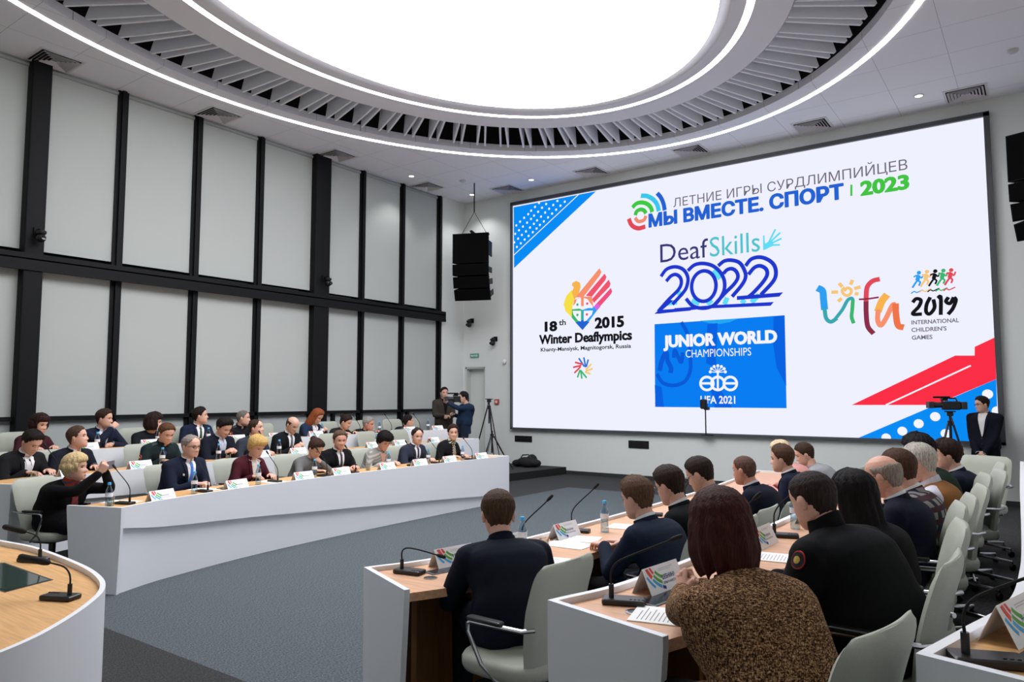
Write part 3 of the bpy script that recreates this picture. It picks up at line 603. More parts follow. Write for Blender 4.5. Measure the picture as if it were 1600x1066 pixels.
# ------------------------------------------------------------------ led wall
SCR = json.loads('''[["corner","poly","sky",[[-10.041,6.194],[-7.801,6.206],[-10.028,4.729]]],["corner","line","white",[[-10.041,5.036],[-8.249,6.205]],0.02],["corner","dots","white",[[-9.962,5.743],[-9.852,5.818],[-9.735,5.894],[-9.618,5.963],[-9.534,6.034],[-9.424,6.107],[-9.312,6.182],[-9.993,5.546],[-9.883,5.617],[-9.769,5.69],[-9.65,5.766],[-9.539,5.838],[-9.452,5.905],[-9.338,5.979],[-9.228,6.056],[-9.115,6.127],[-10.02,5.345],[-9.909,5.42],[-9.8,5.494],[-9.683,5.563],[-9.568,5.639],[-9.458,5.711],[-9.369,5.78],[-9.258,5.853],[-9.143,5.931],[-9.034,6.003],[-8.92,6.074],[-8.808,6.15],[-9.944,5.226],[-9.831,5.298],[-9.72,5.374],[-9.607,5.445],[-9.489,5.519],[-9.382,5.59],[-9.289,5.662],[-9.179,5.729],[-9.064,5.805],[-8.953,5.877],[-8.843,5.953],[-8.726,6.027],[-8.612,6.1]],0.028],["corner","poly","red",[[-2.751,1.555],[-1.168,2.367],[-0.898,2.358],[-0.892,2.499],[-0.611,2.636],[-0.624,1.977],[-1.49,1.564]]],["corner","line","white",[[-2.214,1.559],[-0.958,2.199]],0.025],["corner","poly","sky",[[-2.659,0.953],[-0.624,1.977],[-0.64,0.919]]],["corner","dots","white",[[-2.228,1.002],[-1.979,1.123],[-1.732,1.253],[-1.488,1.373],[-0.749,1.74],[-1.348,1.101],[-0.705,1.071],[-0.633,1.473]],0.075],["title","curve","green",[[-6.861,5.53],[-6.828,5.607],[-6.737,5.636],[-6.654,5.6],[-6.614,5.532]],0.085],["title","curve","green2",[[-6.925,5.706],[-6.832,5.776],[-6.707,5.782],[-6.583,5.73],[-6.502,5.641],[-6.47,5.54]],0.09],["title","curve","cyan",[[-6.725,5.93],[-6.581,5.897],[-6.445,5.805],[-6.359,5.683],[-6.321,5.537]],0.095],["title","curve","blue",[[-6.355,5.924],[-6.276,5.822],[-6.218,5.686],[-6.19,5.536]],0.09],["title","curve","orange",[[-6.865,5.479],[-6.817,5.405],[-6.754,5.381],[-6.657,5.402],[-6.615,5.481]],0.075],["title","curve","crimson",[[-7.013,5.479],[-6.965,5.355],[-6.882,5.275],[-6.77,5.238],[-6.632,5.257]],0.095],["title","line","green",[[-2.63,5.458],[-2.637,5.256]],0.035],["skills","line","aqua",[[-6.17,3.599],[-5.951,3.612]],0.1],["skills","line","aqua",[[-5.846,3.711],[-5.947,3.837]],0.1],["skills","line","aqua",[[-5.196,4.175],[-5.044,4.007]],0.1],["skills","line","aqua",[[-5.644,3.617],[-5.485,3.547]],0.1],["skills","line","aqua",[[-5.228,3.604],[-5.327,3.516]],0.1],["skills","line","aqua",[[-4.919,3.618],[-4.979,3.491]],0.1],["skills","line","aqua",[[-4.583,3.554],[-4.64,3.484]],0.1],["skills","line","aqua",[[-4.306,3.624],[-4.455,3.489]],0.1],["skills","curve","deep",[[-6.298,4.167],[-6.169,4.304],[-5.979,4.334],[-5.805,4.256],[-5.716,4.091],[-5.74,3.917],[-5.824,3.788],[-6.056,3.571]],0.075],["skills","curve","deep",[[-6.184,4.056],[-6.077,4.155],[-5.972,4.175],[-5.88,4.107],[-5.857,3.987],[-5.926,3.855],[-6.137,3.675],[-6.374,3.445]],0.075],["skills","poly","deep",[[-6.457,3.4],[-6.288,3.538],[-6.137,3.675],[-6.033,3.648],[-6.267,3.477],[-5.667,3.474],[-5.668,3.416]]],["skills","curve","deep",[[-5.714,4.227],[-5.57,4.329],[-5.389,4.339],[-5.194,4.27],[-5.042,4.121],[-4.969,3.943],[-4.983,3.755],[-5.092,3.575],[-5.23,3.471],[-5.428,3.447],[-5.626,3.51],[-5.765,3.666]],0.075],["skills","ring","deep",[[-5.389,3.886],[-5.138,3.864]],[[-5.389,3.886],[-5.383,4.19]],0.075],["skills","curve","deep",[[-5.087,4.259],[-4.96,4.341],[-4.807,4.339],[-4.658,4.27],[-4.569,4.111],[-4.554,3.979],[-4.631,3.837],[-4.824,3.629]],0.075],["skills","curve","deep",[[-4.985,4.096],[-4.906,4.164],[-4.811,4.173],[-4.728,4.108],[-4.702,3.993],[-4.78,3.869],[-4.955,3.715],[-5.171,3.505]],0.075],["skills","curve","deep",[[-4.548,4.202],[-4.435,4.32],[-4.27,4.339],[-4.11,4.266],[-4.006,4.145],[-3.984,3.979],[-4.05,3.839],[-4.27,3.621]],0.075],["skills","curve","deep",[[-4.497,4.029],[-4.384,4.148],[-4.274,4.173],[-4.168,4.107],[-4.144,3.994],[-4.228,3.856],[-4.414,3.67],[-4.526,3.586]],0.075],["skills","poly","deep",[[-4.73,3.631],[-3.862,3.633],[-3.934,3.557],[-4.731,3.556]]],["skills","poly","deep",[[-6.016,3.44],[-6.015,3.489],[-5.133,3.492],[-4.033,3.466],[-4.097,3.398],[-5.408,3.436],[-6.397,3.396]]],["skills","poly","aqua",[[-4.196,4.737],[-4.164,4.585],[-4.082,4.63],[-4.012,4.603],[-4.014,4.529],[-4.204,4.46]]],["skills","line","aqua",[[-4.092,4.613],[-3.97,4.835]],0.035],["skills","line","aqua",[[-4.065,4.609],[-3.884,4.76]],0.035],["skills","line","aqua",[[-4.048,4.58],[-3.861,4.647]],0.035],["skills","line","aqua",[[-4.049,4.543],[-3.894,4.529]],0.035],["skills","line","aqua",[[-4.187,4.745],[-4.191,4.477]],0.03],["junior","poly","panel",[[-6.457,3.189],[-3.846,3.204],[-3.859,1.489],[-6.47,1.491]]],["junior","poly","panel2",[[-4.053,3.191],[-3.846,3.202],[-3.853,1.896],[-4.019,2.239],[-4.067,2.664]]],["junior","poly","panel3",[[-5.487,3.201],[-4.706,3.2],[-4.877,3.139],[-5.071,3.114],[-5.288,3.142]]],["junior","poly","panel2",[[-5.333,3.123],[-5.124,3.132],[-5.176,2.266],[-5.371,2.355]]],["junior","poly","panel2",[[-5.294,1.845],[-5.099,1.844],[-4.873,1.491],[-5.215,1.488]]],["junior","poly","panel2",[[-6.472,1.941],[-6.318,1.895],[-6.277,1.489],[-6.463,1.499]]],["junior","curve","panel4",[[-6.421,2.162],[-6.293,1.983],[-6.059,1.926],[-5.827,2.0],[-5.71,2.192],[-5.693,2.45],[-5.741,2.929],[-5.873,3.198]],0.075],["junior","curve","panel4",[[-6.36,2.227],[-6.309,2.425],[-6.211,2.598],[-6.179,2.421],[-6.111,2.288],[-6.124,2.178]],0.1],["junior","curve","panel4",[[-6.049,2.483],[-6.023,2.636],[-5.956,2.502],[-5.888,2.391],[-5.85,2.586]],0.08],["junior","ring","white",[[-5.364,1.958],[-5.233,1.957]],[[-5.364,1.958],[-5.361,2.085]],0.05],["junior","ring","white",[[-5.144,1.956],[-5.015,1.954]],[[-5.144,1.956],[-5.141,2.082]],0.05],["junior","ring","white",[[-4.898,1.953],[-4.772,1.952]],[[-4.898,1.953],[-4.895,2.078]],0.05],["junior","line","white",[[-5.468,1.961],[-5.265,1.959]],0.045],["junior","line","white",[[-5.0,1.956],[-4.799,1.954]],0.045],["junior","line","white",[[-5.139,2.181],[-5.146,1.844]],0.04],["junior","line","white",[[-5.139,2.17],[-4.989,2.178]],0.016],["junior","dots","white",[[-4.989,2.178]],0.03],["junior","line","white",[[-5.139,2.17],[-5.012,2.239]],0.016],["junior","dots","white",[[-5.012,2.239]],0.03],["junior","line","white",[[-5.139,2.17],[-5.065,2.283]],0.016],["junior","dots","white",[[-5.065,2.283]],0.03],["junior","line","white",[[-5.139,2.17],[-5.136,2.301]],0.016],["junior","dots","white",[[-5.136,2.301]],0.03],["junior","line","white",[[-5.139,2.17],[-5.209,2.287]],0.016],["junior","dots","white",[[-5.209,2.287]],0.03],["junior","line","white",[[-5.139,2.17],[-5.265,2.245]],0.016],["junior","dots","white",[[-5.265,2.245]],0.03],["junior","line","white",[[-5.139,2.17],[-5.29,2.184]],0.016],["junior","dots","white",[[-5.29,2.184]],0.03],["winter","poly","yellow",[[-8.439,4.077],[-8.588,3.947],[-8.656,3.767],[-8.607,3.607],[-8.444,3.455],[-8.425,3.708],[-8.375,3.845]]],["winter","poly","amber",[[-8.421,4.232],[-8.323,4.265],[-8.226,4.214],[-8.211,4.114],[-8.261,3.977],[-8.375,3.845],[-8.439,4.02],[-8.389,4.129],[-8.438,4.176]]],["winter","poly","salmon",[[-8.342,3.899],[-7.737,4.488],[-7.685,4.399],[-7.733,4.321],[-8.148,3.884]]],["winter","poly","coral",[[-8.084,3.912],[-7.608,4.358],[-7.563,4.276],[-7.594,4.211],[-7.926,3.88]]],["winter","poly","coral",[[-7.926,3.824],[-7.511,4.216],[-7.466,4.13],[-7.488,4.063],[-7.88,3.737]]],["winter","poly","rose",[[-7.849,3.693],[-7.458,4.033],[-7.428,3.949],[-7.46,3.897],[-7.803,3.58]]],["winter","poly","magenta",[[-7.896,3.655],[-7.801,3.718],[-7.709,3.656],[-7.866,3.501],[-7.96,3.591]]],["winter","poly","salmon",[[-8.375,3.845],[-8.148,3.898],[-7.926,3.88],[-7.896,3.669],[-8.409,3.707]]],["winter","poly","leaf",[[-8.442,3.624],[-8.393,3.705],[-8.167,3.605],[-8.171,3.159],[-8.444,3.449]]],["winter","poly","azure",[[-8.167,3.605],[-7.896,3.669],[-7.803,3.566],[-8.171,3.159]]],["winter","poly","blue",[[-8.347,3.336],[-8.169,3.382],[-7.994,3.329],[-8.171,3.159]]],["winter","poly","white",[[-8.425,3.694],[-8.343,3.772],[-8.31,3.854],[-8.203,3.874],[-8.205,3.641],[-8.426,3.637]]],["winter","poly","white",[[-8.133,3.868],[-8.037,3.833],[-7.974,3.744],[-7.905,3.67],[-7.906,3.628],[-8.134,3.645]]],["winter","poly","white",[[-8.426,3.603],[-8.206,3.588],[-8.208,3.35],[-8.282,3.374],[-8.394,3.508]]],["winter","poly","white",[[-8.135,3.583],[-7.906,3.573],[-7.929,3.491],[-8.073,3.362],[-8.137,3.346]]],["winter","dots","leaf",[[-8.295,3.732],[-8.297,3.502]],0.03],["winter","dots","coral",[[-8.047,3.736],[-8.056,3.497]],0.03],["winter","line","blue2",[[-8.144,2.56],[-8.098,2.338]],0.04],["winter","line","blue2",[[-8.272,2.545],[-8.13,2.353]],0.04],["winter","line","blue2",[[-8.033,2.51],[-8.082,2.352]],0.04],["winter","line","crimson",[[-8.37,2.456],[-8.177,2.409]],0.04],["winter","line","crimson",[[-8.419,2.346],[-8.209,2.382]],0.04],["winter","line","crimson",[[-8.388,2.22],[-8.226,2.355]],0.04],["winter","line","leaf",[[-8.308,2.121],[-8.242,2.286]],0.04],["winter","line","leaf",[[-8.196,2.092],[-8.226,2.286]],0.04],["winter","line","leaf",[[-8.075,2.109],[-8.226,2.272]],0.04],["winter","line","yellow2",[[-7.955,2.409],[-8.099,2.283]],0.04],["winter","line","yellow2",[[-7.925,2.307],[-8.099,2.256]],0.04],["winter","line","yellow2",[[-7.979,2.19],[-8.115,2.242]],0.04],["games","curve","azure",[[-3.259,3.663],[-3.172,3.599],[-3.159,3.446],[-3.147,3.257]],0.12],["games","curve","teal2",[[-3.147,3.275],[-3.125,3.105],[-3.048,3.034],[-2.942,3.093]],0.07],["games","curve","teal2",[[-2.978,3.073],[-2.851,3.236],[-2.76,3.396],[-2.691,3.428],[-2.668,3.371]],0.06],["games","curve","leaf",[[-2.672,3.399],[-2.689,3.225],[-2.702,3.096],[-2.672,2.984]],0.062],["games","curve","crimson",[[-2.232,3.727],[-2.348,3.702],[-2.433,3.609],[-2.455,3.464],[-2.462,3.337]],0.08],["games","curve","maroon",[[-2.462,3.355],[-2.466,3.136],[-2.448,2.916],[-2.362,2.785]],0.08],["games","curve","maroon",[[-2.574,3.4],[-2.424,3.398],[-2.259,3.412]],0.03],["games","curve","amber",[[-2.128,3.447],[-2.213,3.336],[-2.284,3.16]],0.12],["games","curve","salmon",[[-2.275,3.196],[-2.289,3.016],[-2.243,2.923],[-2.158,3.044],[-2.055,3.252],[-1.998,3.266]],0.08],["games","curve","salmon2",[[-2.002,3.284],[-2.004,3.105],[-1.979,2.908],[-1.894,2.867]],0.1],["games","curve","amber2",[[-2.806,3.567],[-2.753,3.619],[-2.695,3.576],[-2.706,3.512],[-2.766,3.48],[-2.825,3.522],[-2.84,3.589],[-2.796,3.632]],0.05],["games","line","amber2",[[-3.023,3.563],[-2.91,3.558]],0.06],["games","line","amber2",[[-2.891,3.715],[-2.838,3.645]],0.06],["games","line","amber2",[[-2.664,3.75],[-2.704,3.67]],0.06],["games","line","amber2",[[-2.542,3.618],[-2.643,3.594]],0.06],["games","line","amber2",[[-2.579,3.489],[-2.638,3.512]],0.06],["games","line","amber2",[[-2.916,3.39],[-2.853,3.441]],0.06],["games","dots","azure",[[-1.635,3.777]],0.032],["games","curve","azure",[[-1.641,3.733],[-1.663,3.647]],0.062],["games","curve","azure",[[-1.715,3.714],[-1.652,3.734],[-1.6,3.685],[-1.571,3.744]],0.0248],["games","curve","azure",[[-1.663,3.647],[-1.704,3.589],[-1.74,3.53]],0.031],["games","curve","azure",[[-1.663,3.647],[-1.622,3.616],[-1.643,3.557]],0.027899999999999998],["games","curve","azure",[[-1.764,3.434],[-1.716,3.466],[-1.678,3.445],[-1.615,3.471],[-1.584,3.481]],0.0186],["games","dots","amber2",[[-1.515,3.782]],0.032],["games","curve","amber2",[[-1.521,3.739],[-1.543,3.653]],0.062],["games","curve","amber2",[[-1.594,3.72],[-1.532,3.74],[-1.48,3.691],[-1.452,3.75]],0.0248],["games","curve","amber2",[[-1.543,3.653],[-1.583,3.595],[-1.619,3.537]],0.031],["games","curve","amber2",[[-1.543,3.653],[-1.503,3.623],[-1.523,3.563]],0.027899999999999998],["games","curve","amber2",[[-1.643,3.442],[-1.595,3.473],[-1.558,3.452],[-1.496,3.479],[-1.465,3.488]],0.0186],["games","dots","black",[[-1.395,3.779]],0.032],["games","curve","black",[[-1.401,3.736],[-1.423,3.65]],0.058],["games","curve","black",[[-1.473,3.717],[-1.412,3.737],[-1.361,3.688],[-1.333,3.747]],0.0248],["games","curve","black",[[-1.423,3.65],[-1.463,3.593],[-1.498,3.535]],0.031],["games","curve","black",[[-1.423,3.65],[-1.383,3.621],[-1.404,3.561]],0.027899999999999998],["games","curve","black",[[-1.522,3.44],[-1.475,3.472],[-1.438,3.451],[-1.377,3.477],[-1.346,3.487]],0.0186],["games","dots","leaf",[[-1.278,3.776]],0.032],["games","curve","leaf",[[-1.284,3.733],[-1.306,3.648]],0.062],["games","curve","leaf",[[-1.356,3.714],[-1.295,3.734],[-1.245,3.686],[-1.217,3.744]],0.0248],["games","curve","leaf",[[-1.306,3.648],[-1.345,3.591],[-1.381,3.533]],0.031],["games","curve","leaf",[[-1.306,3.648],[-1.267,3.618],[-1.287,3.559]],0.027899999999999998],["games","curve","leaf",[[-1.404,3.439],[-1.357,3.47],[-1.321,3.45],[-1.26,3.476],[-1.23,3.485]],0.0186],["games","dots","crimson",[[-1.167,3.773]],0.032],["games","curve","crimson",[[-1.173,3.731],[-1.194,3.646]],0.062],["games","curve","crimson",[[-1.244,3.712],[-1.184,3.732],[-1.134,3.683],[-1.107,3.741]],0.0248],["games","curve","crimson",[[-1.194,3.646],[-1.234,3.589],[-1.268,3.532]],0.031],["games","curve","crimson",[[-1.194,3.646],[-1.156,3.616],[-1.176,3.558]],0.027899999999999998],["games","curve","crimson",[[-1.291,3.438],[-1.246,3.469],[-1.209,3.449],[-1.149,3.475],[-1.12,3.484]],0.0186],["games","curve","black",[[-1.746,3.282],[-1.69,3.34],[-1.622,3.308],[-1.656,3.205],[-1.753,3.089],[-1.615,3.076]],0.058],["games","curve","black",[[-1.483,3.35],[-1.54,3.232],[-1.552,3.11],[-1.501,3.072],[-1.429,3.171],[-1.439,3.311]],0.058],["games","curve","black",[[-1.378,3.324],[-1.333,3.338],[-1.344,3.044]],0.058],["games","curve","black",[[-1.221,3.329],[-1.261,3.263],[-1.203,3.224],[-1.148,3.323]],0.058],["games","curve","black",[[-1.148,3.323],[-1.121,3.269],[-1.17,3.136],[-1.24,3.046]],0.058]]''')

PAL = dict(sky='0A8CF5', white='F4F5FF', red='FB2F45', green='43C443', green2='3FCB41', cyan='3CC8EE', blue='2563D2', orange='F08C6E', crimson='E24A58', deep='2038CC', aqua='62DDF6',
 panel='0A7DF2', panel2='0A62E0', panel3='22A8F6', panel4='0C5AD6', yellow='F6E04A', amber='F8B450', salmon='F7916E', coral='F0566C', rose='F0507E', magenta='DA66DE', leaf='3DB66E', azure='2FA0F2', blue2='2E74D6',
 yellow2='F5CC78', teal2='3BA8B0', maroon='8A2E4A', salmon2='F0754A', amber2='F6C777', black='17171C', gray='6B6672', navy='3A3A78', teal='4FC4CC')
led = empty('led_screen', (0, WALL_Y, 0), 0, 'huge led wall screen with games logos on the front wall', 'screen')
def E_(k): return emis('led_' + k, PAL[k], SCREEN_POWER)
FX0, FX1, FZ0, FZ1 = -10.10, -.54, .945, 6.285
SX0, SX1, SZ0, SZ1 = -10.06, -.62, .99, 6.24
f = MB()
for c_, s_ in ((((FX0 + FX1) / 2, -.05, (FZ1 + SZ1) / 2 + .0), (FX1 - FX0, .10, FZ1 - SZ1 + .03)), (((FX0 + FX1) / 2, -.05, (FZ0 + SZ0) / 2), (FX1 - FX0, .10, SZ0 - FZ0)),
               (((FX0 + SX0) / 2, -.05, (FZ0 + FZ1) / 2), (SX0 - FX0, .10, FZ1 - FZ0)), (((FX1 + SX1) / 2, -.05, (FZ0 + FZ1) / 2), (FX1 - SX1, .10, FZ1 - FZ0))): f.box(c_, s_)
f.build('frame', mat('screen_frame', '45484C', .5), led, smooth=False)
pw = emis('led_base', 'F0F1FF', SCREEN_POWER)
MB().box(((SX0 + SX1) / 2, -.02, (SZ0 + SZ1) / 2), (SX1 - SX0, .04, SZ1 - SZ0)).build('display', pw, led, smooth=False)
YB = -.0405
GR = {}; LAY = {}
def grp(name):
    if name not in GR: GR[name] = (MB(), [])
    return GR[name]
def put2(name, col, v, f):
    mb, ms = grp(name); m = E_(col)
    if m not in ms: ms.append(m)
    mb.cur = ms.index(m); LAY[name] = LAY.get(name, 0) + 1
    y = YB - .0005 - .0002 * LAY[name]
    q = [(min(SX1, max(SX0, x)), y, min(SZ1, max(SZ0, z))) for x, z in v]; mb.add(q, f)
def stroke(pts, w, closed=False, smooth=True):
    P = [Vector((x, z, 0)) for x, z in pts]
    if smooth and len(P) > 2: P = catmull(P, 6)
    vs = []; n = len(P)
    for i, p in enumerate(P):
        a, b = P[max(i - 1, 0)], P[min(i + 1, n - 1)]
        if closed: a, b = P[(i - 1) % n], P[(i + 1) % n]
        t = (b - a).normalized(); nr = Vector((-t.y, t.x, 0)) * w / 2; vs += [(p.x + nr.x, p.y + nr.y), (p.x - nr.x, p.y - nr.y)]
    k = n if closed else n - 1
    return vs, [(2 * i, 2 * i + 1, (2 * i + 3) % (2 * n), (2 * i + 2) % (2 * n)) for i in range(k)]
NAMES = dict(corner='corner_graphics', title='title_logo', skills='skills_logo', junior='championship_logo', winter='winter_games_logo', games='city_games_logo')
for g in SCR:
    nm, kind, colr, data = NAMES[g[0]], g[1], g[2], g[3]
    if g[0] == 'corner' and data[0][0] > -5: nm = 'lower_corner_graphics'
    if g[0] == 'winter' and data[0][1] < 2.7: nm = 'pinwheel_logo'
    if kind == 'poly': put2(nm, colr, data, [tuple(range(len(data)))])
    elif kind == 'line': put2(nm, colr, *stroke(data, g[4], smooth=False))
    elif kind == 'curve': put2(nm, colr, *stroke(data, g[4]))
    elif kind == 'dots':
        for x, z in data:
            if x < SX0 + .005 or x > SX1 - .005: continue
            put2(nm, colr, [(x + g[4] * cos(2 * pi * k / 14), z + g[4] * sin(2 * pi * k / 14)) for k in range(14)], [tuple(range(14))]); LAY[nm] -= 1
    elif kind == 'ring':
        (x, z), (x2, _) = data; _, (_, z2) = g[4]; rx, rz = abs(x2 - x), abs(z2 - z)
        put2(nm, colr, *stroke([(x + rx * cos(2 * pi * k / 40), z + rz * sin(2 * pi * k / 40)) for k in range(40)], g[5], True, False))
TX = [('ЛЕТНИЕ ИГРЫ СУРДЛИМПИЙЦЕВ', -5.997, 5.57, -1.739, .185, 0, 'gray', 'title'), ('МЫ ВМЕСТЕ. СПОРТ', -6.559, 5.235, -2.757, .265, 2.6, 'blue', 'title'), ('2023', -2.49, 5.24, -1.719, .25, 2.6, 'green', 'title'),
 ('Deaf', -6.304, 4.455, -5.281, .40, 0, 'navy', 'skills'), ('Skills', -5.248, 4.455, -4.264, .41, 0, 'teal', 'skills'), ('JUNIOR WORLD', -6.268, 2.71, -3.99, .235, 2.8, 'white', 'junior'), ('CHAMPIONSHIPS', -5.791, 2.48, -4.481, .16, 0, 'white', 'junior'),
 ('UFA 2021', -5.5, 1.57, -4.807, .15, 1, 'white', 'junior'), ('18', -9.167, 3.185, -8.826, .22, 2.6, 'black', 'winter'), ('th', -8.782, 3.30, -8.599, .13, 1, 'black', 'winter'), ('2015', -7.863, 3.185, -7.15, .23, 2.6, 'black', 'winter'),
 ('Winter Deaflympics', -9.32, 2.90, -6.969, .21, 2.2, 'black', 'winter'), ('Khanty-Mansiysk, Magnitogorsk, Russia', -9.273, 2.725, -6.996, .088, 1, 'black', 'winter'),
 ('INTERNATIONAL', -1.775, 2.91, -1.089, .07, 1, 'gray', 'games'), ("CHILDREN'S", -1.78, 2.785, -1.269, .07, 1, 'gray', 'games'), ('GAMES', -1.78, 2.655, -1.476, .07, 1, 'gray', 'games')]
for body, x0, z0, x1, cap, bold, colr, nm in TX:
    v, f_ = fit(text_mesh(body, bold), x0, x1, z0, cap); put2(NAMES[nm], colr, v, f_)
for nm, (mb, ms) in GR.items(): mb.build(nm, ms, led, smooth=False)
# ------------------------------------------------------------------ fixtures on walls, loudspeakers, tripods
spk = mat('speaker_black', '08080A', .7, 0, .1, 300, .1, spec=.15); grille = mat('speaker_grille', '050506', .9, 0, .4, 600, .2, spec=.1)
def line_array(loc, rz, label, cable):
    r = empty('line_array_speaker', loc, rz, label, 'loudspeaker')
    # local: front faces -Y; top at z=0
    def cab(name, z, h, pitch, y):
        M = Matrix.Translation((0, y, z)) @ Matrix.Rotation(pitch, 4, 'X')
        w0, w1 = .84, .55
        c = MB(); c.add([(i * w / 2, yy, zz) for w, yy in ((w0, -.22), (w1, .30)) for i in (-1, 1) for zz in (0, -h)], [(0, 1, 3, 2), (4, 6, 7, 5), (0, 4, 5, 1), (2, 3, 7, 6), (0, 2, 6, 4), (1, 5, 7, 3)], M)
        o = c.build(name, spk, r, smooth=False)
        MB().box((0, -.226, -h / 2), (w0 * .96, .012, h * .94), M).build('grille', grille, o, smooth=False)
        for s in (-1, 1): MB().box((s * .40, -.05, -h / 2), (.012, .3, h * .5), M @ Matrix.Translation((0, 0, 0))).build('rigging_plate', blackmetal, o, smooth=False)
    cab('subwoofer_cabinet', 0, .66, 0, 0)
    z, y, pit = -.68, .0, radians(3)
    for k in range(3):
        cab('array_cabinet', z, .25, pit, y); z -= .245; y += .03 + .035 * k; pit += radians(9)
    MB().box((0, .05, .02), (.7, .06, .04)).box((0, 0.05, .05), (.05, .5, .04)).build('fly_bar', blackmetal, r, smooth=False)
    c = MB()
    for p in ((-.3, .05, .03), (.3, .05, .03)): c.tube([p, (0, .05, cable * .45)], .006, 6)
    c.tube([(0, .05, cable * .45), (0, .05, cable)], .014, 8); c.build('hanging_cable', blackmetal, r)
    return r
line_array((-10.25, 12.62, 5.32), radians(22), 'black line array loudspeaker hanging left of the led screen', CEIL - 5.32)
line_array((.17, 12.3, 5.36), radians(-20), 'black line array loudspeaker cut by the right edge of the photo', CEIL - 5.36)
def ptz(loc, rz, label, on='wall'):
    r = empty('ptz_camera', loc, rz, label, 'camera', 'wall mounted black cameras')   # faces -Y, wall at +Y
    MB().box((0, -.01, .06), (.11, .02, .11)).box((0, -.07, .07), (.05, .13, .03)).build('bracket', blackmetal, r, smooth=False)
    MB().lathe([(.05, .03), (.065, .02), (.065, -.01), (.05, -.03), (.01, -.03)], 18, Matrix.Translation((0, -.12, .03))).build('camera_base', black, r)
    h = MB().ball((0, -.12, -.05), (.062, .068, .062), 18).build('camera_head', black, r)
    MB().lathe([(.03, 0), (.034, .03), (.03, .04), (.001, .035)], 16, Matrix.Translation((0, -.175, -.055)) @ Matrix.Rotation(pi / 2, 4, 'X')).build('lens', mat('lens_glass', '15171C', .08), h)
ptz((-11.33, WALL_Y, 3.50), 0, 'black dome camera on the white front wall above the exit sign')
ptz((-10.60, WALL_Y, 3.02), 0, 'black dome camera on the white front wall, lower and nearer the led screen')
ptz((WALL_X + .12, 4.33, 3.98), radians(-90 + 180 + 0) , 'black camera on the thick dark column at the left edge')
ptz((WALL_X + .12, 9.45, 3.98), radians(90), 'black camera on the second thick dark column')
r = empty('exit_sign', (-11.24, WALL_Y - .012, 2.70), 0, 'small green exit sign on the wall above the door', 'sign')
MB().box((0, 0, 0), (.26, .024, .10)).build('sign_box', mat('exit_green', '4F9A86', .4), r, smooth=False)
v, f_ = fit(text_mesh('ВЫХОД', 1), -.1, .1, -.02, .04); MB().add([(x, -.0135, z) for x, z in v], f_).build('lettering', mat('exit_white', 'E8F4EE', .5), r, smooth=False)
r = empty('fire_alarm', (-10.55, WALL_Y - .02, 1.58), 0, 'small red fire alarm call point on the white wall', 'alarm')
MB().box((0, 0, 0), (.12, .04, .12)).build('housing', mat('alarm_red', 'B4483F', .4), r, smooth=False)
MB().box((0, -.022, 0), (.06, .006, .06)).build('glass_plate', mat('alarm_plate', 'D8CFC8', .4), r, smooth=False)
r = empty('wall_sensor', (-10.32, WALL_Y - .03, 2.52), 0, 'small white sensor on the wall left of the led screen', 'sensor')
MB().ball((0, 0, 0), (.05, .04, .06), 14).build('housing', white, r); MB().box((0, .02, 0), (.05, .03, .05)).build('mount', white, r, smooth=False)
for lab, x0, x1, z0, z1 in [('black slot vent low in the front wall at the left corner of the led screen', -10.03, -9.55, .66, .80), ('black slot vent low in the front wall under the winter games logo', -7.1, -6.64, .63, .79)]:
    r = empty('wall_vent', ((x0 + x1) / 2, WALL_Y, (z0 + z1) / 2), 0, lab, 'vent', 'black slot vents')
    MB().box((0, -.006, 0), (x1 - x0, .012, z1 - z0)).build('plate', matte, r, smooth=False)
    for k in range(4): MB().box((0, -.014, (k - 1.5) * .03), (x1 - x0 - .04, .006, .008)).build('louvre', black, r, smooth=False)
r = empty('screen_camera', (-5.37, WALL_Y - .13, .955), 0, 'small black camera on a thin pole standing before the led screen', 'camera')
MB().box((0.02, .02, .0), (.22, .12, .018)).tube([(0, 0, 0), (0, 0, .52)], .013, 10).build('pole', black, r)
MB().box((-.03, 0, .60), (.13, .13, .19), bev=.04).build('camera_body', black, r); MB().box((.03, 0, .515), (.1, .1, .06), bev=.02).build('mount', black, r)
def tripod(loc, rz, label, h, spread, head=True, group=None):
    r = empty('tripod', loc, rz, label, 'tripod', group); top = h - .12
    MB().tube([(0, 0, top - .35), (0, 0, h)], .018, 10).tube([(0, 0, top - .03), (0, 0, top + .05)], .04, 12).build('centre_column', black, r)
    for k in range(3):
        a = radians(90 + 120 * k); c_, s_ = cos(a), sin(a)
        l = MB(); l.tube([(c_ * .04, s_ * .04, top), (c_ * spread * .55, s_ * spread * .55, top * .45)], .016, 8); l.tube([(c_ * spread * .5, s_ * spread * .5, top * .5), (c_ * spread, s_ * spread, .015)], .011, 8)
        lo = l.build('leg', black, r); MB().ball((c_ * spread, s_ * spread, .018), .018, 8).build('foot', dark_grey, lo)
    if head:
        MB().box((0, 0, h + .03), (.09, .09, .06), bev=.02).box((0, 0, h + .07), (.16, .08, .02), bev=.01).build('head', black, r)
        MB().tube([(0, -.05, h + .03), (.03, -.25, h - .14)], .009, 8).build('pan_handle', black, r)
    return r
tripod((-10.05, 12.95, .155), radians(20), 'black empty tripod standing between cameraman and led screen', 1.42, .42)
tripod((-9.62, 12.5, .155), radians(70), 'short black tripod standing close beside the cameraman in blue', .82, .45, False)
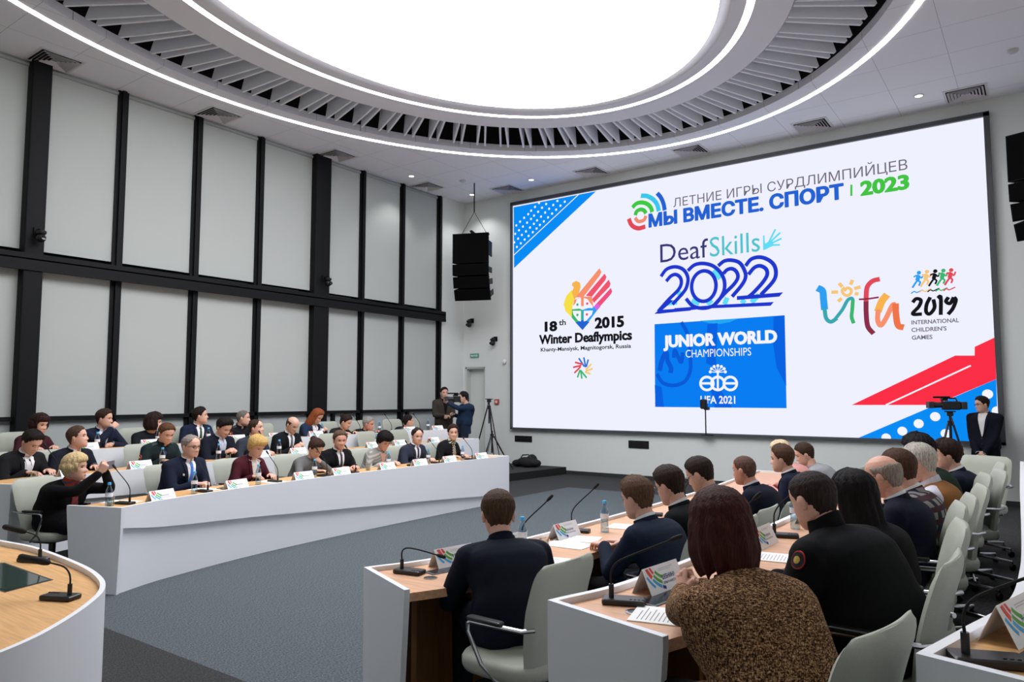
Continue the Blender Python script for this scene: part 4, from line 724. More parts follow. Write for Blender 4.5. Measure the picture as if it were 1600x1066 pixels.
def camcorder(name, label, loc, rz, sc=1.0, pitch=0):   # lens towards +Y
    r = empty(name, loc, rz, label, 'video camera'); r.rotation_euler = (pitch, 0, rz); r.scale = (sc,) * 3
    MB().box((0, -.02, .09), (.11, .30, .15), bev=.03).build('camera_body', black, r)
    MB().tube([(0, .12, .10), (0, .20, .10), (0, .28, .10)], [.045, .05, .058], 16).box((0, .31, .10), (.15, .08, .11)).build('lens', dark_grey, r)
    MB().tube([(0, -.12, .165), (0, -.1, .215), (0, .1, .215), (0, .13, .165)], .014, 8).build('handle', black, r)
    MB().box((.09, .05, .2), (.10, .10, .06), bev=.015).build('viewfinder', black, r)
    MB().tube([(-.05, .02, .235), (-.05, .26, .235)], .018, 10, round_ends=True).build('shotgun_microphone', matte, r)
    MB().box((0, -.22, .09), (.10, .10, .13), bev=.02).build('battery', dark_grey, r)
    return r
tripod((-1.22, 13.25, 0), radians(10), 'tall black tripod carrying a video camera before the led screen', 1.40, .42)
camcorder('video_camera', 'black video camera on the tall tripod beside the standing man', (-1.22, 13.25, 1.481), radians(115), .9)
b = MB()
for k, (x, y, z, s) in enumerate(((0, 0, .11, .2), (.2, .03, .09, .17), (-.18, .02, .08, .15), (.07, -.08, .1, .15), (.12, .1, .14, .13))): b.ball((x, y, z), (s, s * .75, z), 14)
me = remesh(b, .018, 4); me.materials.append(matte); r = empty('equipment_bag', (-9.35, 13.35, .155), .2, 'black cloth bag lying on the raised floor below the led screen', 'bag')
link('bag_body', me, r); MB().tube([(-.12, 0, .17), (-.06, 0, .26), (.08, 0, .27), (.14, 0, .2)], .014, 8).build('strap', black, r)
# ------------------------------------------------------------------ people
def interp(x, xs, ys):
    if x <= xs[0]: return ys[0]
    for i in range(1, len(xs)):
        if x <= xs[i]:
            k = (x - xs[i - 1]) / (xs[i] - xs[i - 1]); k = k * k * (3 - 2 * k) * .35 + k * .65; return ys[i - 1] + (ys[i] - ys[i - 1]) * k
    return ys[-1]
HZ = [-.122, -.115, -.10, -.08, -.055, -.03, 0, .03, .06, .085, .105, .117, .121]
HF = [.055, .075, .086, .089, .089, .090, .090, .094, .092, .078, .055, .028, .0]
HB = [.015, -.005, -.03, -.055, -.078, -.09, -.098, -.101, -.096, -.08, -.057, -.03, -.0]
HW = [.012, .028, .043, .056, .064, .069, .073, .076, .073, .062, .044, .023, .0]
def head_pt(z, ph, ex=0.0, w=1.0):   # ph: 0 = face, pi = back of head
    f = interp(z, HZ, HF); b = interp(z, HZ, HB); hw = interp(z, HZ, HW) * w
    cy = (f + b) / 2; hy = (f - b) / 2; s_, c_ = sin(ph), cos(ph); q = 2.25
    x = hw * abs(s_) ** (2 / q) * (1 if s_ > 0 else -1); y = cy + hy * abs(c_) ** (2 / q) * (1 if c_ > 0 else -1)
    if ex:
        d = Vector((x, y - cy, z * .8)); d.normalize(); x += d.x * ex; y += d.y * ex; z += d.z * ex
    return x, y, z
def g2(x, s): return exp(-x * x / (2 * s * s))
def head_geom(w=1.0, nose=1.0, fem=0):
    mb = MB(); rings = []; NZ, NP_ = 44, 48
    for i in range(NZ + 1):
        z = -.1215 + .242 * (.5 - .5 * cos(pi * i / NZ)) if i not in (0, NZ) else (-.1218 if i == 0 else .1208)
        rg = []
        for j in range(NP_):
            a = 2 * pi * j / NP_
            # denser sampling over the face
            a = a - .45 * sin(a)
            x, y, zz = head_pt(z, a, 0, w)
            if cos(a) > 0.1:
                k = 1
                nz = interp(z, [-.052, -.044, -.036, -.01, .02, .03], [0, .6, 1, .6, .12, 0]) * g2(x, .0085 + .005 * g2(z + .038, .012))
                y += .023 * nz * nose
                for s in (-1, 1):
                    y -= .011 * g2(x - s * .031, .014) * g2(z - .004, .011)
                    y += .004 * g2(x - s * .036, .016) * g2(z + .03, .016)
                y += (.005 if not fem else .002) * g2(z - .026, .007) * g2(x, .04)
                y += .006 * g2(x, .019) * (g2(z + .066, .004) + g2(z + .077, .005)) - .002 * g2(x, .02) * g2(z + .0715, .002)
                y += .007 * g2(x, .016) * g2(z + .105, .012)
            rg.append((x, y, zz))
        rings.append(rg)
    mb.loft(rings)
    for s in (-1, 1):
        M = Matrix.Translation((s * .076 * w, -.012, -.008)) @ Matrix.Rotation(s * radians(-22), 4, 'Z') @ Matrix.Rotation(radians(-10), 4, 'X')
        mb.ball((0, 0, 0), (.009, .019, .032), 14, M); mb.ball((s * .004, -.004, .004), (.009, .016, .026), 12, M); mb.ball((0, .002, -.022), (.008, .011, .013), 10, M)
    return mb
def hand_geom(pose):
    """right hand: wrist at origin, fingers +Y, back of hand +Z, thumb on -X"""
    mb = MB()
    mb.loft([[(x * wv, y, z * tv + dz) for x, z in [(cos(2 * pi * k / 16) * .5, sin(2 * pi * k / 16) * .5) for k in range(16)]] for y, wv, tv, dz in
             ((-.03, .046, .036, 0), (0, .05, .034, 0), (.03, .07, .032, 0), (.065, .082, .03, 0), (.088, .084, .026, 0), (.10, .07, .016, 0))])
    C = dict(flat=(14, 18, 10), rest=(28, 32, 20), grip=(52, 55, 35), fist=(70, 88, 55))[pose]
    for fx, ln, ang, r0, ex in ((-.031, .072, 5, .0088, 0), (-.0105, .081, 1, .0092, 4), (.0105, .075, -2, .0088, 8), (.030, .059, -7, .0076, 12)):
        p = Vector((fx, .086, .002)); pts = [Vector((fx * .9, .05, .002)), p]; a = 0; d0 = Vector((sin(radians(-ang)) * -1 * -1, 1, 0)); d0.x = -sin(radians(ang)); d0.normalize()
        for k, L in enumerate((.46, .30, .24)):
            a += radians(C[k] + ex * .5); d = Vector((d0.x * cos(a), d0.y * cos(a), -sin(a))); p = p + d * ln * L; pts.append(p)
        mb.tube(pts, [r0 * 1.05, r0 * 1.08, r0, r0 * .92, r0 * .8], 10, round_ends=True)
    t = dict(flat=[(-.025, .012, -.002), (-.05, .04, -.008), (-.064, .068, -.012), (-.066, .09, -.014)], rest=[(-.025, .012, -.004), (-.05, .038, -.016), (-.056, .066, -.026), (-.05, .088, -.032)],
             grip=[(-.025, .012, -.006), (-.044, .036, -.026), (-.04, .062, -.046), (-.03, .082, -.055)], fist=[(-.025, .012, -.006), (-.042, .04, -.026), (-.03, .064, -.042), (-.008, .074, -.046)])[pose]
    mb.tube(t, [.014, .0125, .0105, .009], 10, round_ends=True)
    me = remesh(mb, .0042, 2, .5); v, f = mesh_arrays(me); bpy.data.meshes.remove(me); return v, f
HANDS = {p: hand_geom(p) for p in ('flat', 'rest', 'grip', 'fist')}
def bez(P, t):
    a, b, c, d = P; u = 1 - t; return a * u ** 3 + b * 3 * u * u * t + c * 3 * u * t * t + d * t ** 3
def bezd(P, t):
    a, b, c, d = P; u = 1 - t; return ((b - a) * u * u + (c - b) * 2 * u * t + (d - c) * t * t).normalized()
def ik(S, Hh, a, b, hint):
    d = Hh - S; L = d.length
    if L > (a + b) * .985: k = L / ((a + b) * .985); a *= k; b *= k
    if L < abs(a - b) + .03: L = abs(a - b) + .03
    u = d.normalized(); x = (a * a - b * b + L * L) / (2 * L); h = sqrt(max(0, a * a - x * x))
    n = hint - u * hint.dot(u); n.normalize(); return S + u * x + n * h
TSH = dict(t=[0, .12, .28, .45, .62, .76, .86, .92, .965, 1.0], w=[.145, .178, .178, .162, .172, .190, .190, .168, .118, .060], d=[.10, .122, .122, .112, .122, .124, .108, .086, .070, .058])
def torso_rings(P, dw, dd, t0=0, t1=1.0, n=26, k=24, bw=1.0, belly=0, fem=0, X=Vector((1, 0, 0))):
    out = []
    for i in range(n + 1):
        t = t0 + (t1 - t0) * i / n; tt = max(0, t); c = bez(P, tt)
        T = bezd(P, min(max(t, .001), .999))
        if t < 0: c = c + T * (t * .5)
        F = T.cross(X); F.normalize(); Xx = F.cross(T) * -1; Xx = X
        w = interp(tt, TSH['t'], TSH['w']) * (1 + (bw - 1) * (1 if tt < .5 else max(0, 1 - (tt - .5) * 1.15) if tt < .9 else max(0, (1 - tt) * 5.4))); d = interp(tt, TSH['t'], TSH['d']) * (1 + .7 * (bw - 1))
        fwd = belly * g2(tt - .33, .18) + (fem * .028 * g2(tt - .66, .09))
        rg = []
        for j in range(k):
            a = 2 * pi * j / k; q = 2.5
            x = (w + dw) * abs(cos(a)) ** (2 / q) * (1 if cos(a) >= 0 else -1); y = (d + dd) * abs(sin(a)) ** (2 / q) * (1 if sin(a) >= 0 else -1)
            if y > 0: y += fwd * (sin(a))
            rg.append(c + Xx * x + F * y)
        out.append(rg)
    return out
def strip_decal(bvh, nb, X, T, F, rows, cols=6, offs=.004, thick=.006):
    V = []; last = None
    for s, wl, wr in reversed(rows):
        line = []
        for j in range(cols + 1):
            w = wl + (wr - wl) * j / cols; o = nb + X * w - T * s + F * .45
            h, nn, _, _ = bvh.ray_cast(o, -F, 1.0)
            y = (h - nb).dot(F) if h else (last if last is not None else .06)
            last = y; line.append(nb + X * w - T * s + F * (y + offs))
        V.append(line)
    V.reverse(); n = cols + 1; vs = [p for l in V for p in l] + [p - F * (thick + offs) for l in V for p in l]; N_ = len(V) * n; fs = []
    for i in range(len(V) - 1):
        for j in range(cols):
            q = (i * n + j, i * n + j + 1, (i + 1) * n + j + 1, (i + 1) * n + j); fs += [q, tuple(N_ + a for a in reversed(q))]
    for i in range(len(V) - 1):
        for j in (0, cols): a, b = i * n + j, (i + 1) * n + j; fs.append((a, b, N_ + b, N_ + a))
    for i in (0, len(V) - 1):
        for j in range(cols): a, b = i * n + j, i * n + j + 1; fs.append((a, b, N_ + b, N_ + a))
    return vs, fs
def neck_ring(mb, c, T, F, X, r0, r1, h, back=0, front=0, th=.006, gap=0, n=28):
    rings = []
    for i in range(n + (0 if gap else 1)):
        a = -pi / 2 + (gap / 2) + (2 * pi - gap) * (i / (n - 1 if gap else n)) + pi  # opening at the front (a = pi/2)
        a = pi / 2 + gap / 2 + (2 * pi - gap) * i / (n - 1 if gap else n)
        d = X * cos(a) + F * sin(a); hh = h + (back if sin(a) < 0 else 0) * -sin(a) + (front * sin(a) if sin(a) > 0 else 0)
        p0 = c + d * r0; p1 = c + d * r1 + T * hh
        rings.append([p0, p1, p1 - d * th, p0 - d * th])
    mb.loft(rings, cap=bool(gap)); return mb
def person(label, pos, face, head, look, o):
    """pos: x, y, floor z of the pelvis; face: heading of the body; head: world point of the head centre; look: heading, pitch, roll"""
    sit = not o.get('stand'); fem = o.get('fem', 0); sc = o.get('sc', 1.0); bw = o.get('bw', .94 if fem else 1.02)
    rz = radians(face) - pi / 2
    root = empty('person', pos, rz, label, 'person')
    Mi = (Matrix.Translation(pos) @ Matrix.Rotation(rz, 4, 'Z')).inverted()
    hc = Mi @ Vector(head); yaw = radians(look[0] - face); pit = radians(look[1]); rol = radians(look[2] if len(look) > 2 else 0)
    HM = Matrix.Translation(hc) @ Matrix.Rotation(yaw, 4, 'Z') @ Matrix.Rotation(pit, 4, 'X') @ Matrix.Rotation(rol, 4, 'Y') @ Matrix.Scale(sc, 4)
    hz = .55 if sit else .93 * sc
    P0 = Vector((0, 0, hz - (.0 if sit else 0.02)))
    nd = (HM.to_3x3() @ Vector((0, -.02, -.12))) * .45 + Vector((0, -.045, -.085))
    nb = hc + nd * sc
    lean = nb.y
    P = [P0, P0 + Vector((0, -.06 if sit else .01, .17)), nb + Vector((0, -.07 - .25 * max(0, lean), -.17)), nb]
    if not sit: P[2] = nb + Vector((0, -.03, -.17))
    tw = radians(o.get('twist', 0)); X = Vector((cos(tw), sin(tw), 0))
    ts = bez(P, .85); Ts = bezd(P, .85); Fs = Ts.cross(X).normalized()
    sw = (.165 if fem else .192) * (1 + (bw - 1) * .75); ak = 1 + (bw - 1) * .8
    SH = {s: ts + X * s * sw + Ts * .0 for s in (-1, 1)}
    # hands
    dz = .745 - pos[2] + pos[2]
    hands = o.get('hands', {}); HT_ = {}
    for s, nm in ((-1, 'l'), (1, 'r')):
        h = hands.get(nm)
        if h is None:
            h = ((s * .13, max(.26, lean + .17), .765), (-s * .35, 1, -.06), (0, 0, 1), 'flat') if sit else ((s * .25, .05, .80 * sc), (0, .15, -1), (s, .2, 0), 'rest')
        p, d, up, pose = h
        if isinstance(p, str):  # relative to the head
            p = None
        p = Vector(p) if not isinstance(p[0], str) else (HM @ Vector(p[1:]) if p[0] == 'h' else Mi @ Vector(p[1:]))
        d = Vector(d).normalized(); up = Vector(up); up = (up - d * up.dot(d)).normalized()
        HT_[s] = (p, d, up, pose)
    ua, fa = (.285 * sc, .25 * sc) if not fem else (.265 * sc, .235 * sc)
    EL = {}
    for s in (-1, 1):
        hint = Vector(o.get('elbow', (s * .55, -.35, -.75))) if not isinstance(o.get('elbow'), dict) else Vector(o['elbow'][s])
        if isinstance(o.get('elbow'), tuple): hint.x *= s
        EL[s] = ik(SH[s], HT_[s][0], ua, fa, hint)
    # legs
    LG = {}
    for s in (-1, 1):
        if sit:
            hip = Vector((s * .095, .0, hz)); kn = Vector((s * .13, .42, .52)); an = Vector((s * .12, .42 + o.get('feet', -.02), .09)); toe = an + Vector((s * .03, .17, -.05))
        else:
            st = o.get('stance', (.0, .0))[0 if s < 0 else 1]
            hip = Vector((s * .09, 0, hz)); kn = Vector((s * (.10 + st * .5), .03, .50 * sc)); an = Vector((s * (.10 + st), -.02, .09)); toe = an + Vector((s * .05, .17, -.05))
        LG[s] = (hip, kn, an, toe)
    skm = skin(o.get('skin', 'D3A590'))
    # body: one skin
    b = MB()
    b.loft(torso_rings(P, -.018, -.016, 0, 1, 16, 18, bw, 0, fem, X))
    neck_top = HM @ Vector((0, -.022, -.045)); nr = (.05 if fem else .058) * sc
    b.tube([nb - Ts * .05, nb + Vector((0, 0, .0)), (nb + neck_top) / 2 + Vector((0, -.004, 0)), neck_top, HM @ Vector((0, -.01, .02))], [nr * 1.15, nr * 1.05, nr * .97, nr * .95, nr * .8], 18)
    for s in (-1, 1):
        hp, hd, hu, pose = HT_[s]
        b.tube([ts + X * s * sw * .5, SH[s], SH[s].lerp(EL[s], .5), EL[s], EL[s].lerp(hp, .35), hp + hd * .0], [.05, .048, .042, .037, .037, .024], 12, round_ends=True)
        hip, kn, an, toe = LG[s]
        b.tube([hip, hip.lerp(kn, .5), kn, kn.lerp(an, .35), an], [.08, .07, .055, .05, .036], 12, round_ends=True)
        b.tube([an + Vector((0, -.03, -.03)), an.lerp(toe, .5) + Vector((0, 0, -.005)), toe], [.036, .034, .024], 10, round_ends=True)
    bm_ = remesh(b, .012, 2); v, f = mesh_arrays(bm_); bpy.data.meshes.remove(bm_)
    body = MB(); body.add(v, f)
    hg = head_geom(o.get('hw', 1.0), o.get('nose', 1.0 if not fem else .8), fem); body.add(hg.v, hg.f, HM)
    for s in (-1, 1):
        hp, hd, hu, pose = HT_[s]; xx = hd.cross(hu)
        R = Matrix((xx, hd, hu)).transposed().to_4x4(); k = (1.0 if not fem else .9) * sc
        S_ = Matrix.Diagonal((k * s, k, k, 1)); hv, hf = HANDS[pose]
        body.add(hv, hf if s > 0 else [tuple(reversed(q)) for q in hf], Matrix.Translation(hp) @ R @ S_)
    body.build('body', skm, root, auto=180)
    # trousers
    tc = o.get('legs', '1A1C24'); t = MB()
    t.loft(torso_rings(P, .004, .004, -.12 if not sit else 0, .30, 10, 20, bw, o.get('belly', 0) * .6))
    for s in (-1, 1):
        hip, kn, an, toe = LG[s]
        t.tube([hip + Vector((0, -.04 if sit else 0, 0 if sit else .05)), hip.lerp(kn, .5), kn, kn.lerp(an, .4), an + Vector((0, 0, .0))], [.10 * bw, .09 * bw, .072, .066, .058], 14, round_ends=True)
    me = remesh(t, .014, 3); me.materials.append(cloth(tc)); link('trousers', me, root)
    shm = mat('shoe_' + o.get('shoe', '14110F'), o.get('shoe', '14110F'), .35)
    for s in (-1, 1):
        hip, kn, an, toe = LG[s]; d = (toe - an); d.z = 0; d.normalize(); sd = Vector((-d.y, d.x, 0)); base = Vector((an.x, an.y, 0))
        rings = []
        for q, wv, hv in ((-.07, .024, .05), (-.06, .034, .085), (-.02, .038, .10), (.04, .04, .085), (.10, .045, .06), (.16, .042, .045), (.195, .026, .03), (.205, .01, .015)):
            c = base + d * q; rings.append([c + sd * (wv * cos(2 * pi * k / 12)) + Vector((0, 0, max(0.001, hv * (.5 + .5 * sin(2 * pi * k / 12))))) for k in range(12)])
        sh = MB(); sh.loft(rings); sh.build('shoe', shm, root)
    # upper garment
    kind = o.get('kind', 'suit'); tcol = o['top']; topm = o.get('topmat') or cloth(tcol)
    def torso_solid(mb, dw=.022, dd=.02, t0=None):
        mb.loft(torso_rings(P, dw, dd, o.get('hem', -.22) if t0 is None else t0, o.get('top_t', .975 if kind == 'suit' else 1.0), 30, 28, bw, o.get('belly', 0), fem, X))
        if kind == 'vest': mb.tube([ts + X * -sw * .6 + Ts * .01, ts + Ts * .03, ts + X * sw * .6 + Ts * .01], [.055, .075, .055], 14, round_ends=True); return
        mb.tube([ts + X * -sw * .97 + Ts * (.0 if fem else .016), ts + Ts * .03, ts + X * sw * .97 + Ts * (.0 if fem else .016)], [.062 * ak, .075 * ak, .062 * ak], 14, round_ends=True)
        for s in (-1, 1): mb.ball(SH[s] - X * s * .005 + Ts * (-.005 if fem else .008), .066 * ak * (1 if not fem else .92), 14)
        if not sit or o.get('skirt'):
            pass
        elif o.get('coat', 1):
            for s in (-1, 1): mb.tube([Vector((s * .09, -.02, hz)), Vector((s * .12, .16, hz + .0))], [.125 * bw, .10 * bw], 14, round_ends=True)
    cuff = o.get('cuff', .93)
    def sleeves(mb, k=1.0, end=None):
        for s in (-1, 1):
            hp = HT_[s][0]; e = EL[s]; en = e.lerp(hp, end if end else cuff)
            w = (.9 if fem else 1.0) * ak
            if end and end < .2: mb.tube([ts + X * s * sw * .55, SH[s], SH[s].lerp(e, .5)], [.07 * w * k, .066 * w * k, .06 * w * k], 14, round_ends=True); continue
            mb.tube([ts + X * s * sw * .55, SH[s], SH[s].lerp(e, .5), e.lerp(SH[s], .12), e, e.lerp(hp, .12), e.lerp(hp, .5), en], [.07 * w * k, .067 * w * k, .061 * w * k, .056 * w * k, .053 * w * k, .054 * w * k, .047 * w * k, .042 * w * k], 14, round_ends=True)
    vox = o.get('vox', .012); g = MB(); torso_solid(g)
    if kind == 'vest':
        gs = MB(); sleeves(gs); gs.loft(torso_rings(P, .006, .006, 0, 1, 14, 18, bw, 0, fem, X)); me = remesh(gs, vox, 3); me.materials.append(cloth(o['shirt'])); link('shirt', me, root)
    else: sleeves(g)
    gm = remesh(g, vox, 4); gm.materials.append(topm); link(o.get('topname', 'jacket'), gm, root)
    bvh = BVHTree.FromPolygons([v_.co.copy() for v_ in gm.vertices], [tuple(p.vertices) for p in gm.polygons])
    g1 = MB(); torso_solid(g1); tm = remesh(g1, .013, 4); tb = BVHTree.FromPolygons([v_.co.copy() for v_ in tm.vertices], [tuple(p.vertices) for p in tm.polygons]); bpy.data.meshes.remove(tm)
    Td = (bez(P, 1.0) - bez(P, .55)).normalized(); Fd = Td.cross(X).normalized()
    ND = (neck_top - nb).normalized()
    def dec(rows, **k): return strip_decal(tb, nb, X, Td, Fd, rows, **k)
    sh = o.get('shirt'); NF = ND.cross(X).normalized()
    if kind in ('suit', 'vest', 'open'):
        vd = o.get('vd', .30); top = .0
        s_ = MB(); rows = [(top + (vd - top) * i / 12, -(.062 * (1 - i / 12) ** .8 + .004), .062 * (1 - i / 12) ** .8 + .004) for i in range(13)]
        if sh:
            s_.add(*dec(rows, offs=.006, thick=.012))
            neck_ring(s_, nb + ND * .004, ND, NF, X, nr * 1.2, nr * 1.13, .034 if not o.get('nocollar') else .012, back=.012, front=-.012, gap=.5)
            for s in (-1, 1):   # collar points
                c0 = nb + X * s * .012 + NF * nr * 1.2; pts = [(.0, s * .008, s * .05), (.02, s * .012, s * .05), (.045, s * .022, s * .038), (.06, s * .03, s * .032)]
                s_.add(*dec([(a_ - .005, min(b_, c_), max(b_, c_)) for a_, b_, c_ in pts], cols=3, offs=.014, thick=.008))
                if o.get('cuffs', 1) and kind == 'suit':
                    hp = HT_[s][0]; e = EL[s]; s_.tube([e.lerp(hp, cuff - .05), e.lerp(hp, min(1.0, cuff + .06))], [.037, .036], 14)
            s_.build('shirt' if kind != 'vest' else 'shirt_front', cloth(sh, .05), root)
        if o.get('tie'):
            t_ = MB(); t_.add(*dec([(.0, -.016, .016), (.018, -.019, .019), (.034, -.011, .011)], cols=4, offs=.018, thick=.012))
            t_.add(*dec([(.03 + (vd + .02 - .03) * i / 8, -(.013 + .022 * i / 8), .013 + .022 * i / 8) for i in range(9)], cols=4, offs=.012, thick=.01)); t_.build('tie', mat('tie_' + o['tie'], o['tie'], .55, 0, .1, 300, .1), root)
        if kind == 'suit':
            l = MB()
            for s in (-1, 1):
                rw = []
                for i in range(13):
                    q = i / 12; e_ = .062 * (1 - q) ** .8 + .002; wd = .045 * (1 - q) ** .6 * (1 if q > .28 else .8) + .004
                    rw.append((top + (vd + .01) * q, min(s * e_, s * (e_ + wd)), max(s * e_, s * (e_ + wd))))
                l.add(*dec(rw, cols=4, offs=.013, thick=.014))
            neck_ring(l, nb - ND * .012, ND, NF, X, nr * 1.42, nr * 1.28, .036, back=.006, gap=1.5, th=.01)
            l.build('lapels', topm, root)
            if o.get('buttons', 1): 
                bt = MB()
                for q in (.02, .11):
                    vs, fs = dec([(vd + q + i * .004 - .008, -.007 * (1 - abs(i - 2) * .25), .007 * (1 - abs(i - 2) * .25)) for i in range(5)], cols=3, offs=.012, thick=.008); bt.add(vs, fs)
                bt.build('button', mat('button_dark', '1C1A1C', .4), root)
    if kind == 'uniform':
        l = MB(); neck_ring(l, nb - ND * .012, ND, NF, X, nr * 1.4, nr * 1.22, .05 + o.get('collar_h', 0), back=.018, gap=.7, th=.01)
        for s in (-1, 1): l.add(*dec([(.0, min(s * .012, s * .07), max(s * .012, s * .07)), (.03, min(s * .01, s * .07), max(s * .01, s * .07)), (.07, min(s * .02, s * .05), max(s * .02, s * .05))], cols=4, offs=.01, thick=.009))
        l.build('collar', topm, root)
        if o.get('under'): u = MB(); u.add(*dec([(-.01, -.035, .035), (.05, -.018, .018), (.09, -.004, .004)], cols=4, offs=.006)); u.build('shirt', cloth(o['under'], .05), root)
        z_ = MB(); z_.add(*dec([(.06 + .03 * i, -.005, .005) for i in range(11)], cols=2, offs=.006)); z_.build('zip', dark_grey, root)
        if o.get('patch', 1):
            for s in (-1, 1):
                c_ = SH[s].lerp(EL[s], .38) if o.get('patch') != 2 else SH[s].lerp(EL[s], .03) + Ts * .01; ax = (EL[s] - SH[s]).normalized(); out = (X * s + Fd * -.15 if o.get('patch') != 2 else X * s * .9 - Fd * .4 + Ts * .35); out = (out - ax * out.dot(ax)).normalized()
                ht = bvh.ray_cast(c_ + out * .35, -out, .5)[0]; c_ = (ht if ht else c_ + out * .066) - out * .062; M = Matrix.Translation(c_); sd = ax.cross(out); R = Matrix((sd, -ax, out)).transposed().to_4x4(); p_ = MB()
                for mi, rr in ((0, .034), (1, .029), (2, .014)):
                    p_.cur = mi; hgt = .063 + .004 * (mi + 1)
                    p_.loft([[(rr * .85 * k_ * cos(2 * pi * q / 18), rr * 1.1 * k_ * sin(2 * pi * q / 18), hgt - .012 + d_ * .012 - (rr * .85 * cos(2 * pi * q / 18)) ** 2 * 7) for q in range(18)] for k_, d_ in ((1, 0), (1, .9), (.5, 1), (.05, 1.05))], M=M @ R)
                p_.build('shoulder_patch', [mat('patch_red', 'C23A36', .7), mat('patch_dark', '1D1E2A', .7), mat('patch_gold', 'D9B65A', .6)], root)
        if o.get('board', 1):
            for s in (-1, 1):
                c_ = SH[s] + X * s * -.06 + Ts * .082; R = Matrix((X, Fs, Ts)).transposed().to_4x4()
                eb = MB().box((0, 0, 0), (.11, .045, .008), Matrix.Translation(c_) @ R @ Matrix.Rotation(s * radians(20), 4, 'Y'), bev=.01); eb.build('shoulder_board', mat('board_' + o.get('boardc', '2A2B36'), o.get('boardc', '2A2B36'), .6), root)
    if kind in ('sweater', 'blouse'):
        if sh: 
            s_ = MB(); vd = o.get('vd', .16); s_.add(*dec([(vd * i / 8, -(.05 * (1 - i / 8) + .004), .05 * (1 - i / 8) + .004) for i in range(9)], offs=.004)); s_.build('shirt', cloth(sh, .05) if sh != 'skin' else skm, root)
        l = MB(); neck_ring(l, nb - ND * .006, ND, NF, X, nr * 1.32, nr * 1.2, .02, gap=.4 if sh else 0); l.build('collar', topm, root)
    if o.get('scarf'):
        s_ = MB()
        for k_ in range(3): neck_ring(s_, nb + ND * (-.012 + .016 * k_) + NF * .008, ND, NF, X, nr * (1.65 - .12 * k_), nr * (1.4 - .08 * k_), .03, th=.02)
        s_.add(*dec([(.02 + .028 * i, -.02 - .004 * i, .03 + .002 * i) for i in range(10)], cols=4, offs=.012, thick=.012)); s_.build('scarf', o['scarf'], root)
    if o.get('badge'):
        bt = MB(); w0, s0 = o['badge'][:2]; bt.add(*dec([(s0 + i * .006, w0, w0 + .016) for i in range(4)], cols=2, offs=.008)); bt.build('badge', mat('badge_' + o['badge'][2], o['badge'][2], .4), root)
    # hair
    if o.get('hair'): hair(root, HM, o)
    if o.get('glasses'):
        gl = MB(); gm_ = black if o['glasses'] == 1 else mat('frame_metal', '6A6A70', .3, 1)
        for s in (-1, 1):
            gl.tube([(s * .032 + .021 * cos(2 * pi * k / 16), .098 + .001 * cos(4 * pi * k / 16), .001 + .017 * sin(2 * pi * k / 16)) for k in range(17)], .0019, 6, HM)
            gl.tube([(s * .052, .096, .006), (s * .068, .075, .008), (s * .078, .0, .006), (s * .077, -.03, -.006)], .002, 6, HM)
        gl.tube([(-.012, .1, .004), (0, .103, .006), (.012, .1, .004)], .0019, 6, HM); gl.build('glasses', gm_, root)
    if o.get('face', 1):
        ey = mat('eye_dark', '2A2220', .2); bm = hairmat(o.get('brow') or (o['hair'][1] if o.get('hair') and o['hair'][1] not in ('D9C39A',) else '6B4A35'))
        dn = o.get('lids', 0)
        for s in (-1, 1):
            e = MB(); e.ball((s * .031, .0775, .004), (.0125, .006, .0055 if not dn else .003), 10, HM); e.build('eye', ey, root)
            q = MB(); q.tube([(s * .016, .0915, .0215), (s * .03, .091, .0265), (s * .046, .082, .0225)], [.0026, .003, .0018], 6, HM); q.build('eyebrow', bm, root)
        q = MB(); q.ball((0, .0905, -.0715), (.021, .006, .0055 if fem else .0035), 10, HM); q.build('mouth', mat('lips_f', 'B05A55', .45) if fem else mat('lips_m', 'A86B5C', .5), root)
    return root
